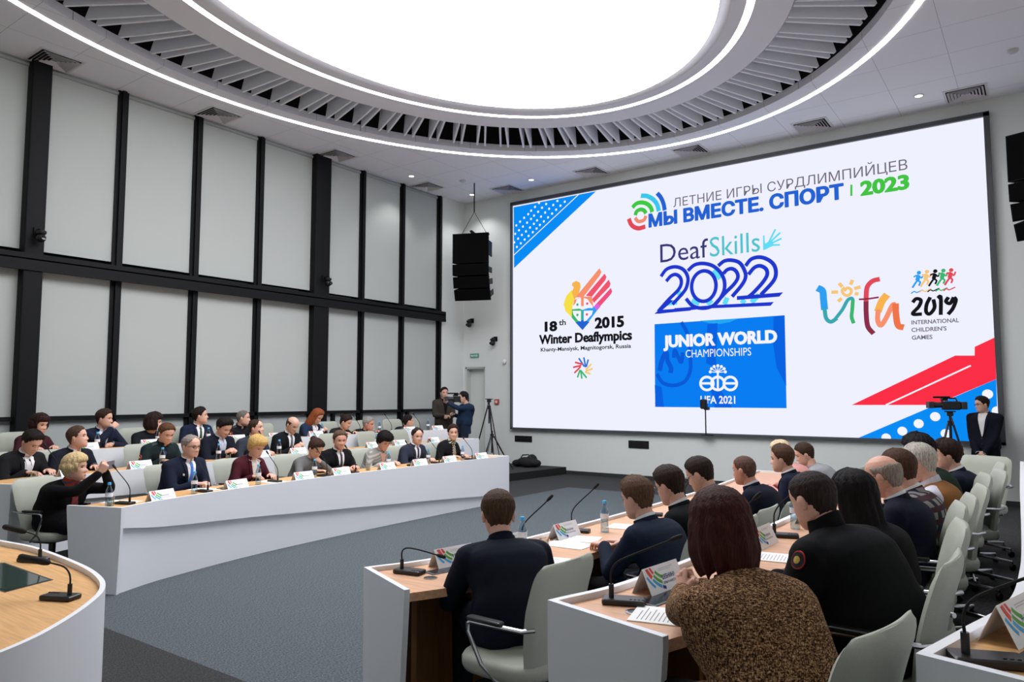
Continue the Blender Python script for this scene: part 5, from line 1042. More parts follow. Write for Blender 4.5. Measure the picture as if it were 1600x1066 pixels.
def hair(root, HM, o):
    style, colr = o['hair'][:2]; th = o['hair'][2] if len(o['hair']) > 2 else .012; L = o['hair'][3] if len(o['hair']) > 3 else .12; m = hairmat(colr)
    w = o.get('hw', 1.0); mb = MB(); NZ, NP_ = 40, 56; rings = []
    PH = [0, 28, 48, 62, 78, 92, 108, 125, 150, 180]
    line = dict(short=[.082, .078, .066, .045, .005, .0, -.02, -.05, -.085, -.09], fringe=[.05, .05, .045, .02, -.02, -.03, -.05, -.07, -.09, -.09], receding=[.104, .09, .064, .044, .01, .0, -.02, -.05, -.085, -.09],
                bald=[.3, .3, .3, .05, .01, .0, -.02, -.05, -.08, -.085])[{'bob': 'fringe', 'long': 'short', 'bun': 'short', 'sidepart': 'short', 'crop': 'short'}.get(style, style)]
    for i in range(NZ + 1):
        z = -.1 + .2205 * i / NZ if i < NZ else .1207
        rg = []
        for j in range(NP_):
            a = 2 * pi * j / NP_; d = abs(math.degrees(a)); d = d if d <= 180 else 360 - d
            hl = interp(d, PH, line) + .0035 * sin(j * 2.7) + .002 * sin(j * 5.1 + 1); q_ = max(0, min(1, (z - hl) / .030)); k = sqrt(q_); tk = (th * .45 + .001) * min(1, q_ * 6) * .35 + th * q_ ** .6 * .9
            if style == 'bald': tk *= max(0, min(1, (.062 + .01 * (d > 120) - z) / .02))
            if style == 'receding' and z > .09 and d < 150: tk *= .6
            if style not in ('crop', 'bald'): tk *= 1 + .55 * max(0, z / .1) + (.3 if d < 60 and z > .05 and style != 'receding' else 0)
            fade = max(.35, min(1, (z + .06) / .09)) if style in ('short', 'sidepart', 'crop', 'receding') else 1
            tk = tk * fade + (.0022 * sin(j * 1.9 + i * .15) + .0015 * sin(j * 3.7 + 1.3 * i)) * k * (th / .014)
            rg.append(head_pt(z, a, tk if q_ > .0 and tk > (.0005 if style != 'bald' else .0028) else -.012, w * 1.01))
        rings.append(rg)
    mb.loft(rings)
    if style in ('bob', 'long'):
        rows = 14; rg = []
        a0 = radians(o.get('part', 62))
        for i in range(rows + 1):
            v = i / rows; z = .05 - (L + .05) * v; zz = max(z, -.03); ring_ = []; na = 26; ex = th * 1.1 + .014 * sin(min(1, v * 1.2) * pi * .75) - .016 * max(0, v - .6) / .4 + o.get('flare', 0) * v
            if style == 'long': ex -= .01 * v
            tip = 1 - max(0, (v - .9) / .1) * .45
            for q in range(na + 1):
                a = a0 + (2 * pi - 2 * a0) * q / na
                x, y, _ = head_pt(max(zz, -.02), a, 0, w); r_ = Vector((x, y, 0)); u = r_.normalized(); e = ex * tip + .005 * sin(q * 2.1 + 3 * v) + .003 * sin(q * 5.3)
                ring_.append((x + u.x * e, y + u.y * e - .02 * v * (L > .2), z + .022 * v * v * sin(q * 1.7) * (1 if L > .1 else .3) + .01 * v * sin(q * 4.1)))
            for q in range(na, -1, -1):
                a = a0 + (2 * pi - 2 * a0) * q / na; x, y, _ = head_pt(max(zz, -.02), a, 0, w); k = -.014 if L < .2 else .0
                ring_.append((x * (1 + k * 2), y * (1 + k * 2) - .02 * v * (L > .2), z))
            rg.append(ring_)
        mb.loft(rg)
        me = remesh(mb, .0055, 3); me.transform(HM); me.materials.append(m); link('hair', me, root); return
    if style == 'bun': mb.ball((0, -.115, .075), (.042, .035, .042), 14)
    mb.v = [tuple(HM @ Vector(v)) for v in mb.v]; mb.build('hair', m, root, auto=180)
# ------------------------------------------------------------------ the people, their chairs and what lies before them
def tweed():
    m = mat('tweed', '7A5C42', .95, 0, .7, 160, 0, spec=.1); nt = m.node_tree; b = nt.nodes['Principled BSDF']
    tc = nt.nodes.new('ShaderNodeTexCoord'); out = None
    def noise(sc, stretch):
        mp = nt.nodes.new('ShaderNodeMapping'); mp.inputs['Scale'].default_value = stretch; n = nt.nodes.new('ShaderNodeTexNoise'); n.inputs['Scale'].default_value = sc; n.inputs['Detail'].default_value = 3
        nt.links.new(tc.outputs['Object'], mp.inputs[0]); nt.links.new(mp.outputs[0], n.inputs['Vector']); return n.outputs['Fac']
    a = noise(95, (1, 1, 3.0)); c = noise(95, (3.0, 3.0, .7)); mm = nt.nodes.new('ShaderNodeMath'); mm.operation = 'ADD'; nt.links.new(a, mm.inputs[0]); nt.links.new(c, mm.inputs[1])
    m2 = nt.nodes.new('ShaderNodeMath'); m2.operation = 'MULTIPLY'; nt.links.new(mm.outputs[0], m2.inputs[0]); m2.inputs[1].default_value = .5
    r = nt.nodes.new('ShaderNodeValToRGB'); nt.links.new(m2.outputs[0], r.inputs[0]); e = r.color_ramp.elements
    e[0].position = .37; e[0].color = lin('150E0B'); e[1].position = .70; e[1].color = lin('D8C4A4')
    for p, c_ in ((.46, '3C281C'), (.515, '7A5A40'), (.58, 'A37F58')): x = e.new(p); x.color = lin(c_)
    nt.links.new(r.outputs[0], b.inputs['Base Color']); return m
def stripes(name, c0, c1, sc, ax=(1, 0, 0), c2=None, w=.5):
    m = mat(name, c0, .9, 0, .3, 220, 0, spec=.1); nt = m.node_tree; b = nt.nodes['Principled BSDF']; tc = nt.nodes.new('ShaderNodeTexCoord'); prev = None
    for axis, col, thr in (((1.0, .25, 0), c1, w), ((0, .25, 1.0), c1, w)) if c2 else ((ax, c1, w),):
        wv = nt.nodes.new('ShaderNodeVectorMath'); wv.operation = 'DOT_PRODUCT'; nt.links.new(tc.outputs['Object'], wv.inputs[0]); wv.inputs[1].default_value = axis
        s = nt.nodes.new('ShaderNodeMath'); s.operation = 'MULTIPLY'; nt.links.new(wv.outputs['Value'], s.inputs[0]); s.inputs[1].default_value = sc
        f = nt.nodes.new('ShaderNodeMath'); f.operation = 'FRACT'; nt.links.new(s.outputs[0], f.inputs[0]); g = nt.nodes.new('ShaderNodeMath'); g.operation = 'GREATER_THAN'; nt.links.new(f.outputs[0], g.inputs[0]); g.inputs[1].default_value = thr
        mx = nt.nodes.new('ShaderNodeMix'); mx.data_type = 'RGBA'; nt.links.new(g.outputs[0], mx.inputs['Factor'])
        if prev: nt.links.new(prev, mx.inputs['A'])
        else: mx.inputs['A'].default_value = lin(c0)
        mx.inputs['B'].default_value = lin(col if not prev else c2); prev = mx.outputs['Result']
    nt.links.new(prev, b.inputs['Base Color']); return m
NICK = {}; POSN = {}
def P(row, head, look, f, nick, label, o, ch=True, chair_back=.0, face=None):
    head = (head[0], head[1], head[2] - .02 - o.get('low', 0)); n = normal_at(row, head[1])[1]; z = ROWS[row]['z']; fa = math.degrees(atan2(n.y, n.x)) if face is None else face
    nx, ny = cos(radians(fa)), sin(radians(fa)); x, y = head[0] - nx * f, head[1] - ny * f
    if row[0] == 'L': o.setdefault('vox', .014)
    r = person(label, (x, y, z), fa, head, look, o); POSN[nick] = (x, y, z, fa); NICK[nick] = head
    cs = o.get('chair_shift', (0, 0)); o.setdefault('chair_turn', 12 if row == 'R2' else 0)
    if ch: chair(x - nx * (.03 + chair_back) + cs[0], y - ny * (.03 + chair_back) + cs[1], z, fa + o.get('chair_turn', 0), 'grey green conference chair under ' + nick)
    return r
# front row, left block
P('L1', (-7.35, 3.18, 1.06), (42, 2, 0), .17, 'the blonde woman holding up a phone', 'blonde woman in black and a red scarf holding up a phone',
  dict(fem=1, top='141316', kind='sweater', topname='sweater', hair=('bob', 'CDB384', .015, .035), part=58, scarf=stripes('scarf_print', 'A8382A', '4A4A52', 28, (.6, .3, .8), None, .55), hands=dict(l=(('h', -.06, .24, -.05), (.3, .5, .8), (-.4, .8, .1), 'grip'), r=(('h', .12, .27, -.05), (-.3, .4, .85), (.5, .75, 0), 'grip')), hw=1.06, bw=1.04))
P('L1', (-7.65, 4.50, 1.17), (10, -4), .16, 'the grey-haired man with the bright blue tie', 'grey-haired man in glasses, navy suit and bright blue tie at the front desk',
  dict(top='1C2748', shirt='F0F1F5', tie='3F7FD8', hair=('receding', '8A8078', .009), glasses=1, bw=1.12, belly=.03, hw=1.08, badge=(.09, .1, 'E8E4D8'), hands=dict(l=((-.05, .34, .765), (.6, .8, 0), (0, 0, 1), 'rest'), r=((.07, .34, .765), (-.5, .8, 0), (0, 0, 1), 'rest'))))
P('L1', (-7.70, 5.37, 1.12), (5, -24), .2, 'the blonde woman in the burgundy jacket', 'blonde woman in a burgundy jacket looking down at the front desk',
  dict(fem=1, top='6E1A2C', shirt='EFE3DC', nocollar=1, vd=.26, cuffs=0, hair=('fringe', 'C9A566', .02), lids=1, badge=(.08, .16, 'D8C8C0')))
P('L1', (-7.66, 6.22, 1.05), (0, -34), .24, 'the dark-haired woman resting her face on her hand', 'woman in a grey blouse, dark hair tied up, chin on her hand',
  dict(fem=1, top='686A68', kind='sweater', topname='blouse', hair=('bun', '3A261E', .014), lids=1, elbow=(.6, .5, -.7), hands=dict(l=(('h', -.05, .135, -.115), (.75, -.1, .6), (-.3, .9, .2), 'fist'), r=((.10, .38, .765), (-.6, .8, 0), (0, 0, 1), 'flat'))))
P('L1', (-7.75, 6.70, 1.13), (-24, -6), .14, 'the frowning man in the black suit', 'broad man in a black suit and dark tie facing forward at the front desk',
  dict(top='16171B', shirt='E9E9EC', tie='2C2C36', hair=('short', '5A4638', .012), bw=1.14, hw=1.08, belly=.03, skin='D09A84', hands=dict(l=((-.12, .3, .765), (.5, .8, 0), (0, 0, 1), 'flat'), r=((.12, .3, .765), (-.5, .8, 0), (0, 0, 1), 'flat'))))
P('L1', (-7.72, 7.49, 1.08), (-8, -30), .2, 'the black-haired woman in the striped grey jacket', 'woman with short black hair and pale grey striped jacket looking down',
  dict(fem=1, top='A8A59E', topmat=stripes('grey_stripe_jacket', 'ABA8A0', '8A8884', 26, (.4, .4, .9)), kind='sweater', vd=.16, shirt='skin', topname='jacket', hair=('fringe', '15100F', .026), lids=1))
P('L1', (-7.75, 8.21, 1.12), (-25, -6), .15, 'the balding man in the slate blue suit', 'balding dark-haired man in a slate blue suit and dark tie at the front desk',
  dict(top='323C58', shirt='F0F0F4', tie='26304E', hair=('receding', '2A2220', .010), hands=dict(l=((-.12, .32, .765), (.5, .8, 0), (0, 0, 1), 'flat'), r=((.12, .3, .765), (-.5, .8, 0), (0, 0, 1), 'flat'))))
P('L1', (-7.75, 9.04, 1.14), (-40, -2), .14, 'the woman with the patterned neck scarf', 'dark-haired woman in black jacket and patterned scarf at the front desk end',
  dict(fem=1, top='17181E', kind='sweater', topname='jacket', hair=('bun', '33211C', .014), scarf=stripes('neck_scarf', '2A2A2E', 'C9C2AA', 40, (.7, .2, .7)), hw=.96))
# middle row, left block
P('L2', (-8.72, 3.33, 1.24), (15, -34), .26, 'the man in the dark suit without a tie', 'man in a dark suit and open white shirt reading at the left edge',
  dict(top='24252A', kind='suit', shirt='F2F2F4', vd=.34, hair=('short', '1F1A18', .014), lids=1, bw=1.1, hw=1.05))
P('L2', (-8.85, 3.84, 1.26), (48, 10), .15, 'the smiling man looking up at the screen', 'smiling short-haired man in a navy suit and tie looking up to the screen',
  dict(top='1E2438', shirt='E9E8F2', tie='1C1E34', hair=('short', '4A382C', .009)))
P('L2', (-8.95, 4.93, 1.26), (0, -22), .2, 'the officer in the dark green uniform', 'officer in a dark green uniform with blue shirt looking down',
  dict(top='20353A', kind='uniform', under='2A4A9A', boardc='2A3A3C', hair=('short', '5A3C28', .011), lids=1, hw=1.07, badge=(.07, .13, 'C8C4B0')))
P('L2', (-9.05, 5.79, 1.30), (8, -28), .22, 'the young dark-haired man in the open pale blue shirt', 'young man in a navy suit and open pale blue shirt looking down at his phone',
  dict(top='1A2238', shirt='C6D4EA', vd=.36, hair=('short', '1C1715', .018), lids=1, hw=1.08, bw=1.08, hands=dict(l=((-.05, .36, .80), (.4, .8, .4), (-.6, 0, .6), 'grip'), r=((.09, .36, .80), (-.4, .8, .4), (.6, 0, .6), 'grip'))))
P('L2', (-9.10, 6.33, 1.27), (30, 8), .15, 'the balding man in the blue-grey suit', 'balding man in a blue-grey suit looking up, behind the burgundy jacket',
  dict(top='3A465C', shirt='E8EAF0', vd=.22, hair=('receding', '3A2C24', .008)))
P('L2', (-9.10, 6.95, 1.30), (5, -28), .2, 'the bald man in the dark suit', 'bald man in a dark suit and grey tie looking down at his phone',
  dict(top='1A1C26', shirt='F0F0F4', tie='5A6472', hair=('bald', '4A3A30', .008), lids=1, hands=dict(l=((-.04, .34, .82), (.4, .8, .4), (-.6, 0, .6), 'grip'), r=((.10, .34, .80), (-.4, .8, .4), (.6, 0, .6), 'grip'))))
# rear row, left block
P('L3', (-10.25, 3.99, 1.37), (22, -10), .16, 'the short-haired woman in dark red', 'dark-haired woman in a dark red jacket in the rear row at the left',
  dict(fem=1, top='5C1B2A', kind='sweater', topname='jacket', hair=('bob', '2C1A18', .018, .06)))
P('L3', (-10.30, 4.80, 1.42), (42, -2), .14, 'the man resting his chin on his fist', 'man in a navy suit with chin on his fist in the rear row',
  dict(top='1B2748', shirt='E2E6F2', tie='22304E', hair=('short', '35271F', .013), hands=dict(l=((-.02, .30, .765), (.7, .7, 0), (0, 0, 1), 'rest'), r=(('h', .055, .13, -.115), (-.7, -.1, .6), (.3, .9, .2), 'fist')), elbow=(.6, .5, -.7)))
P('L3', (-10.30, 5.48, 1.35), (58, -2), .16, 'the person with the dark shaggy hair', 'person with shaggy dark hair and dark jacket in the rear row',
  dict(top='22262E', kind='sweater', topname='jacket', hair=('bob', '2A1B1A', .022, .10), bw=1.0))
P('L3', (-10.30, 6.19, 1.43), (55, 6), .12, 'the man with the green tie', 'man in a navy suit and dark green tie looking to the screen, rear row',
  dict(top='1E2A52', shirt='EEF0F4', tie='1E4A32', hair=('short', '201915', .013)))
P('L3', (-10.30, 6.92, 1.38), (48, 0), .14, 'the bald officer with his hand at his mouth', 'close-cropped officer in a dark uniform, hand at his mouth, rear row',
  dict(top='1B1C26', kind='uniform', under='E8E8EC', hair=('crop', '6A6460', .004), hands=dict(l=((-.02, .30, .765), (.7, .7, 0), (0, 0, 1), 'flat'), r=(('h', .06, .14, -.11), (-.7, -.1, .7), (.3, .9, .2), 'fist')), elbow=(.6, .5, -.7)))
P('L3', (-10.22, 8.31, 1.38), (20, -34), .2, 'the red-haired woman in the blue jacket', 'woman with long reddish hair in a blue jacket looking down at her phone, rear row',
  dict(fem=1, top='22386A', shirt='EDE8E6', nocollar=1, cuffs=0, hair=('long', '8A4A2A', .016, .30), lids=1, hands=dict(l=((-.05, .36, .82), (.4, .8, .4), (-.6, 0, .6), 'grip'), r=((.08, .36, .80), (-.4, .8, .4), (.6, 0, .6), 'grip'))))
P('L3', (-10.08, 8.84, 1.27), (22, -24), .24, 'the woman in the olive jacket', 'dark-haired woman in an olive jacket looking down, rear row',
  dict(fem=1, top='33342C', shirt='D8CFC4', nocollar=1, cuffs=0, vd=.2, hair=('bun', '2B201C', .012), lids=1))
P('L3', (-10.02, 9.32, 1.22), (28, -8), .24, 'the grey-haired officer', 'grey-haired officer in a black uniform with red sleeve patch, rear row',
  dict(top='17181F', kind='uniform', hair=('short', '8E8A86', .010), bw=1.08, skin='C98F78'))
P('L3', (-10.10, 10.44, 1.24), (62, 0), .2, 'the balding officer turned to the screen', 'balding officer in a very dark green uniform turned to the screen, rear row',
  dict(top='1C2823', kind='uniform', hair=('receding', '1E1917', .010), bw=1.05))
# inner row, right block (seen from behind)
P('R1', (-2.42, 3.20, 1.085), (133, -16), .22, 'the man in the navy suit at the near end', 'man in a navy suit seen from behind at the near end of the right desk',
  dict(top='161D33', shirt='161D33', hair=('short', '4A3426', .010), bw=1.08, hw=1.06, vox=.010, legs='151925', cuffs=0, hands=dict(l=((-.12, .40, .765), (.2, 1, 0), (0, 0, 1), 'flat'), r=((.16, .36, .765), (-.2, 1, 0), (0, 0, 1), 'flat')), feet=.05, face=1, chair_turn=32, chair_shift=(.10, -.06)), face=146)
P('R1', (-2.08, 4.18, 1.09), (168, -12), .2, 'the brown-haired man with clasped hands', 'brown-haired man in a navy suit, forearms resting on the table edge, right desk',
  dict(top='1B2A4C', shirt='E6E8EE', hair=('short', '5A4230', .014), vox=.010, hands=dict(l=((-.05, .42, .762), (.35, .9, 0), (0, 0, 1), 'rest'), r=((.12, .40, .765), (-.35, .9, 0), (0, 0, 1), 'rest'))), face=172)
P('R1', (-2.08, 4.67, 1.12), (165, -20), .22, 'the man in thin glasses bending forward', 'dark-haired man in thin glasses and black suit bending over papers, right desk',
  dict(top='14161D', shirt='E9E9EE', hair=('short', '2E2019', .014), glasses=2, vox=.011))
P('R1', (-2.08, 5.21, 1.15), (176, -24), .2, 'the young man in glasses looking down', 'young man with cropped hair, glasses and dark suit looking down',
  dict(top='1B1D27', shirt='EDEDF1', hair=('short', '2A1F1A', .010), glasses=2, vox=.011))
P('R1', (-2.12, 6.30, 1.09), (168, -6), .2, 'the shaven-headed man in navy', 'shaven-headed man in a navy suit beside the microphone, right desk',
  dict(top='171D36', shirt='D8DAE4', hair=('crop', '5A4238', .004), vox=.012, skin='C98F78'))
P('R1', (-2.05, 7.17, 1.13), (182, -4), .14, 'the upright man in the white collar', 'upright brown-haired man in navy suit and white collar at the right desk',
  dict(top='172040', shirt='F0F0F4', hair=('short', '4E382A', .015), vox=.012))
P('R1', (-2.28, 7.95, 1.13), (190, -18), .26, 'the woman in coral pink', 'woman in a coral pink top leaning forward at the right desk',
  dict(fem=1, top='E58E84', kind='sweater', topname='blouse', hair=('short', 'D8C0A0', .012), vox=.014))
P('R1', (-2.26, 8.80, 1.06), (195, -20), .30, 'the person in grey bending forward', 'person in a grey top bending forward at the far end of the right desk',
  dict(top='8D9094', kind='sweater', topname='sweater', hair=('short', '3A2A22', .012), vox=.014))
# middle row, right block
P('R2', (-.90, 2.43, 1.27), (134, -14), .26, 'the woman in the tweed jacket', 'woman with reddish brown hair in a brown tweed jacket seen from behind',
  dict(fem=1, top='7A5C42', topmat=tweed(), kind='sweater', topname='jacket', hair=('bob', '3A1712', .018, .135), flare=.008, vox=.009, bw=1.12, hem=-.42, legs='141318', feet=.0,
       hands=dict(l=(('w', -1.15, 2.68, .96), (.35, .6, .75), (-.8, .2, .4), 'fist'), r=(('w', -1.11, 2.76, .97), (-.6, .5, .6), (.8, .1, .4), 'fist')), elbow=(.5, .3, -.8), chair_turn=22, chair_shift=(-.06, .05)), chair_back=.10, face=146)
P('R2', (-.84, 3.39, 1.27), (152, -18), .24, 'the heavy police officer', 'heavy police officer in a black uniform with a round sleeve badge, seen from behind',
  dict(top='0F1014', kind='uniform', hair=('crop', '2A1F1C', .006), bw=1.34, belly=.09, hw=1.12, vox=.010, legs='101116', patch=2, board=1, collar_h=.03, chair_turn=14, chair_shift=(-.06, 0)), chair_back=.06, face=164)
P('R2', (-.82, 4.13, 1.20), (160, -10), .12, 'the woman with long black hair', 'woman with long straight black hair, half hidden behind the police officer',
  dict(fem=1, top='16161A', kind='sweater', topname='jacket', hair=('long', '120D0D', .018, .46), vox=.012, flare=.0), chair_back=.05)
P('R2', (-.80, 4.84, 1.25), (166, -12), .07, 'the grey balding man in dark glasses frames', 'balding grey-haired man in dark-framed glasses and navy suit',
  dict(top='151B36', shirt='E4E6EC', tie='6A2030', hair=('bald', '8E8378', .010), glasses=1, bw=1.1, vox=.011, skin='D3A08A'), chair_back=.02)
P('R2', (-.78, 5.29, 1.25), (162, -12), .07, 'the man in the plaid jacket', 'brown-haired man in a plaid jacket and white collar, right block',
  dict(top='5A5560', topmat=stripes('plaid_cloth', '8A8684', '30363E', 13, (1, 0, 0), '4A343A', .56), shirt='E8E6E2', hair=('short', '4A3226', .012), vox=.012, cuffs=0), chair_back=.02)
P('R2', (-.74, 5.91, 1.25), (172, -12), .07, 'the grey-haired man in the orange waistcoat', 'grey-haired man in a rust orange waistcoat over a pale shirt',
  dict(top='9A5A22', kind='vest', topname='waistcoat', shirt='C9C6D6', vd=.2, hem=-.1, hair=('short', 'B4AEA4', .016), glasses=2, bw=1.08, belly=.03, vox=.012))
P('R2', (-.70, 7.24, 1.22), (186, -6), .08, 'the dark-haired man at the far chair', 'dark-haired man in navy suit and white collar at the right far end',
  dict(top='1A2340', shirt='F0F0F4', hair=('short', '2A1C18', .018), vox=.012))
P('R2', (-.86, 6.82, 1.26), (150, 0), .16, 'the person with black hair behind the others', 'person with thick black hair mostly hidden behind the grey-haired man',
  dict(top='23402E', kind='sweater', topname='sweater', hair=('fringe', '120E10', .028), vox=.014))
# standing
def stand(label, pos, face, head, look, o): o['stand'] = 1; o.setdefault('vox', .013); return person(label, pos, face, head, look, o)
stand('man in glasses and dark suit standing with folded hands before the led screen', (-.78, 13.38, 0), -104, (-.80, 13.36, 1.58), (-148, -6),
  dict(top='15182A', shirt='DDD8D6', vd=.36, hair=('short', '221A18', .012), glasses=1, legs='0E0F13', shoe='B98C52', sc=.95, stance=(.05, .08), hands=dict(l=((-.03, .19, .84), (.8, .1, -.55), (-.2, 1, 0), 'rest'), r=((.04, .21, .85), (-.8, .1, -.55), (.2, 1, 0), 'rest')), elbow=(.8, -.5, -.3)))
stand('man in a brown blazer and black shirt standing near the corner', (-10.83, 12.32, .155), -30, (-10.80, 12.29, 1.78), (-32, -2),
  dict(top='54483A', shirt='16161A', vd=.34, hair=('short', '1C1715', .010), legs='4A4036', cuffs=0, badge=(-.11, .14, 'E6E6E0'), hands=dict(l=((-.04, .26, 1.12), (.8, .5, 0), (0, .2, 1), 'rest'), r=((.08, .26, 1.13), (-.8, .5, 0), (0, .2, 1), 'rest'))))
stand('cameraman in a blue shirt aiming a shoulder video camera', (-10.0, 12.02, .155), -128, (-9.98, 11.98, 1.68), (-140, -2),
  dict(top='1D3A66', kind='sweater', topname='shirt', hair=('short', '181413', .010), legs='22304A', twist=20, hem=-.3, hands=dict(l=((-.03, .36, 1.41), (.35, .8, .5), (-.6, .2, -.6), 'grip'), r=((.22, .18, 1.16), (-.5, .6, .3), (.6, 0, .6), 'grip'))))
camcorder('shoulder_camera', 'black video camera on the shoulder of the cameraman in blue', (-10.06, 11.90, 1.57), radians(-134) - pi / 2, .85)
# spare chairs
for x, y, row, fa, lab in [(-1.78, 5.75, 'R1', 172, 'empty grey green chair between the young man in glasses and the shaven-headed man'), (-1.72, 6.75, 'R1', 172, 'empty grey green chair beside the upright man at the right desk'),
        (-.62, 8.05, 'R2', 190, 'empty grey green chair beyond the dark-haired man'), (-.62, 8.75, 'R2', 250, 'empty pale chair with its back turned sideways near the standing man'),
        (-8.05, 9.55, 'L1', 0, 'empty chair at the far end of the front left desk'),
        (-9.35, 8.1, 'L2', 5, 'empty chair in the middle left row behind the black-haired woman'), (-9.4, 8.95, 'L2', 5, 'empty chair in the middle left row behind the slate blue suit'), (-9.45, 9.8, 'L2', 5, 'empty chair in the middle left row behind the neck scarf woman'),
        (-10.5, 7.6, 'L3', 5, 'empty chair in the rear left row behind the bald man in the dark suit'), (-10.4, 9.85, 'L3', 5, 'empty chair in the rear left row next to the grey-haired officer'), (-10.35, 11.05, 'L3', 5, 'empty chair at the far end of the rear left row')]:
    chair(x, y, ROWS[row]['z'], fa, lab)
# cards, bottles, glasses, microphones
for row, lst in {'L1': [(3.72, 'the blonde woman holding up a phone'), (4.62, 'the grey-haired man with the bright blue tie'), (5.55, 'the blonde woman in the burgundy jacket'), (6.28, 'the dark-haired woman resting her face on her hand'), (6.98, 'the frowning man in the black suit'), (7.68, 'the black-haired woman in the striped grey jacket'), (8.35, 'the balding man in the slate blue suit'), (9.12, 'the woman with the patterned neck scarf')],
                 'L2': [(3.55, 'the man in the dark suit without a tie'), (4.38, 'the smiling man looking up at the screen'), (6.05, 'the balding man in the blue-grey suit'), (6.75, 'the bald man in the dark suit'), (8.2, 'the empty middle row chair behind the black-haired woman'), (9.0, 'the empty middle row chair behind the slate blue suit'), (9.8, 'the empty middle row chair behind the neck scarf')],
                 'L3': [(4.32, 'the short-haired woman in dark red'), (5.15, 'the man resting his chin on his fist'), (6.5, 'the man with the green tie'), (7.25, 'the bald officer with his hand at his mouth'), (7.95, 'the red-haired woman in the blue jacket'), (10.2, 'the balding officer turned to the screen'), (10.9, 'the far end chair of the rear row')]}.items():
    for y, n in lst: plate(row, y, .10, 'white tented name card before ' + n)
for row, lst in {'L1': [(3.32, 'the blonde woman holding up a phone'), (4.22, 'the grey-haired man with the bright blue tie'), (5.12, 'the blonde woman in the burgundy jacket'), (5.95, 'the dark-haired woman resting her face on her hand'), (6.95 + .32, 'the frowning man in the black suit'), (7.98, 'the balding man in the slate blue suit'), (8.82, 'the woman with the patterned neck scarf')],
                 'L2': [(4.72, 'the officer in the dark green uniform'), (5.55, 'the young dark-haired man in the open pale blue shirt'), (6.5, 'the bald man in the dark suit'), (8.45, 'the empty middle row chair behind the black-haired woman')],
                 'L3': [(4.55, 'the man resting his chin on his fist'), (5.3, 'the person with the dark shaggy hair'), (6.05, 'the man with the green tie'), (6.9, 'the bald officer with his hand at his mouth'), (8.2, 'the red-haired woman in the blue jacket'), (9.6, 'the grey-haired officer'), (10.75, 'the far end chair of the rear row')]}.items():
    for y, n in lst: put(BOTTLE, row, y, .22, 'clear blue-capped water bottle by ' + n)
for row, lst in {'L1': [(3.5, .26, 'the blonde woman holding up a phone'), (4.36, .24, 'the grey-haired man with the bright blue tie'), (5.3, .26, 'the blonde woman in the burgundy jacket'), (6.08, .22, 'the dark-haired woman resting her face on her hand'), (6.55, .22, 'the frowning man in the black suit'), (7.3 + .45, .22, 'the black-haired woman in the striped grey jacket'), (8.15, .2, 'the balding man in the slate blue suit'), (8.98, .2, 'the woman with the patterned neck scarf')],
                 'L2': [(3.42, .24, 'the man in the dark suit without a tie'), (6.2, .24, 'the balding man in the blue-grey suit'), (7.3, .24, 'the bald man in the dark suit')],
                 'L3': [(9.05, .2, 'the woman in the olive jacket'), (9.75, .2, 'the grey-haired officer'), (10.55, .2, 'the balding officer turned to the screen')]}.items():
    for y, d_, n in lst: put(MIC, row, y, d_, 'black gooseneck microphone by ' + n, turn=-pi / 2)
for row, y, d_, n in [('L1', 3.42, .3, 'the blonde woman holding up a phone'), ('L2', 3.24, .2, 'the man in the dark suit without a tie'), ('L1', 6.86, .28, 'the frowning man in the black suit'), ('R1', 3.92, .32, 'the brown-haired man with clasped hands'), ('L2', 5.68, .26, 'the young dark-haired man in the open pale blue shirt')]:
    put(GLASS, row, y, d_, 'drinking glass on the desk by ' + n)
# right block desk things
plate('R1', 3.36, .13, 'name card lettered in blue before the man in the navy suit at the near end', P_URAZOV, pi)
plate('R1', 4.50, .13, 'name card on the right desk before the brown-haired man with clasped hands', None, pi)
plate('R1', 3.85, .10, 'name card half hidden behind the man in the navy suit', None, pi)
plate('R2', 3.05, .13, 'name card lettered in blue before the woman in the tweed jacket', P_SHEB, pi)
plate('R2', 4.25, .13, 'name card before the heavy police officer', None, pi)
plate('R2', 5.1, .13, 'name card before the woman with long black hair', None, pi)
plate('R3', 2.58, .088, 'large name card on the desk at the lower right corner', None, pi)
for row, y, d_, trn, n in [('R1', 3.12, .17, 2.2, 'the near end of the right desk'), ('R1', 3.98, .2, 2.0, 'the glass before the brown-haired man with clasped hands'), ('R1', 4.72, .1, 1.9, 'the name card of the brown-haired man with clasped hands'), ('R1', 5.6, .2, 1.9, 'the young man in glasses looking down'),
        ('R2', 2.72, .16, 2.2, 'the near end of the tweed jacket desk'), ('R2', 3.65, .16, 1.9, 'the clasped hands of the woman in tweed'), ('R2', 4.55, .16, 1.9, 'the heavy police officer'), ('R3', 2.29, .12, 2.2, 'the corner desk at the lower right'), ('R1', 6.5, .2, 1.9, 'the shaven-headed man in navy')]:
    put(MIC_LOW if 'near end of the right' in n else MIC_MID if 'tweed jacket desk' in n or 'corner desk' in n else MIC, row, y, d_, 'black gooseneck microphone by ' + n, turn=trn - pi)
for row, y, d_, n in [('R1', 3.86, .22, 'the glass before the brown-haired man with clasped hands'), ('R1', 4.78, .25, 'the brown-haired man, further along the right desk'), ('R1', 5.45, .2, 'the young man in glasses looking down'), ('R2', 4.86, .14, 'the heavy police officer, nearer the desk edge'), ('R2', 4.98, .24, 'the heavy police officer, second of a pair'), ('R2', 6.4, .22, 'the grey-haired man in the orange waistcoat')]:
    put(BOTTLE, row, y, d_, 'clear blue-capped water bottle by ' + n)
def papers(row, y, d_, turn, label, seed, h=.004, w=.21, dd=.297, m=paper, cat='papers', kind='paper_sheets', dz=0, text=1):
    p, a = desk_pt(row, y, d_, dz); return sheet_thing(kind, label, p, a - pi / 2 + turn, w, dd, h, m, cat, seed if text else 0)
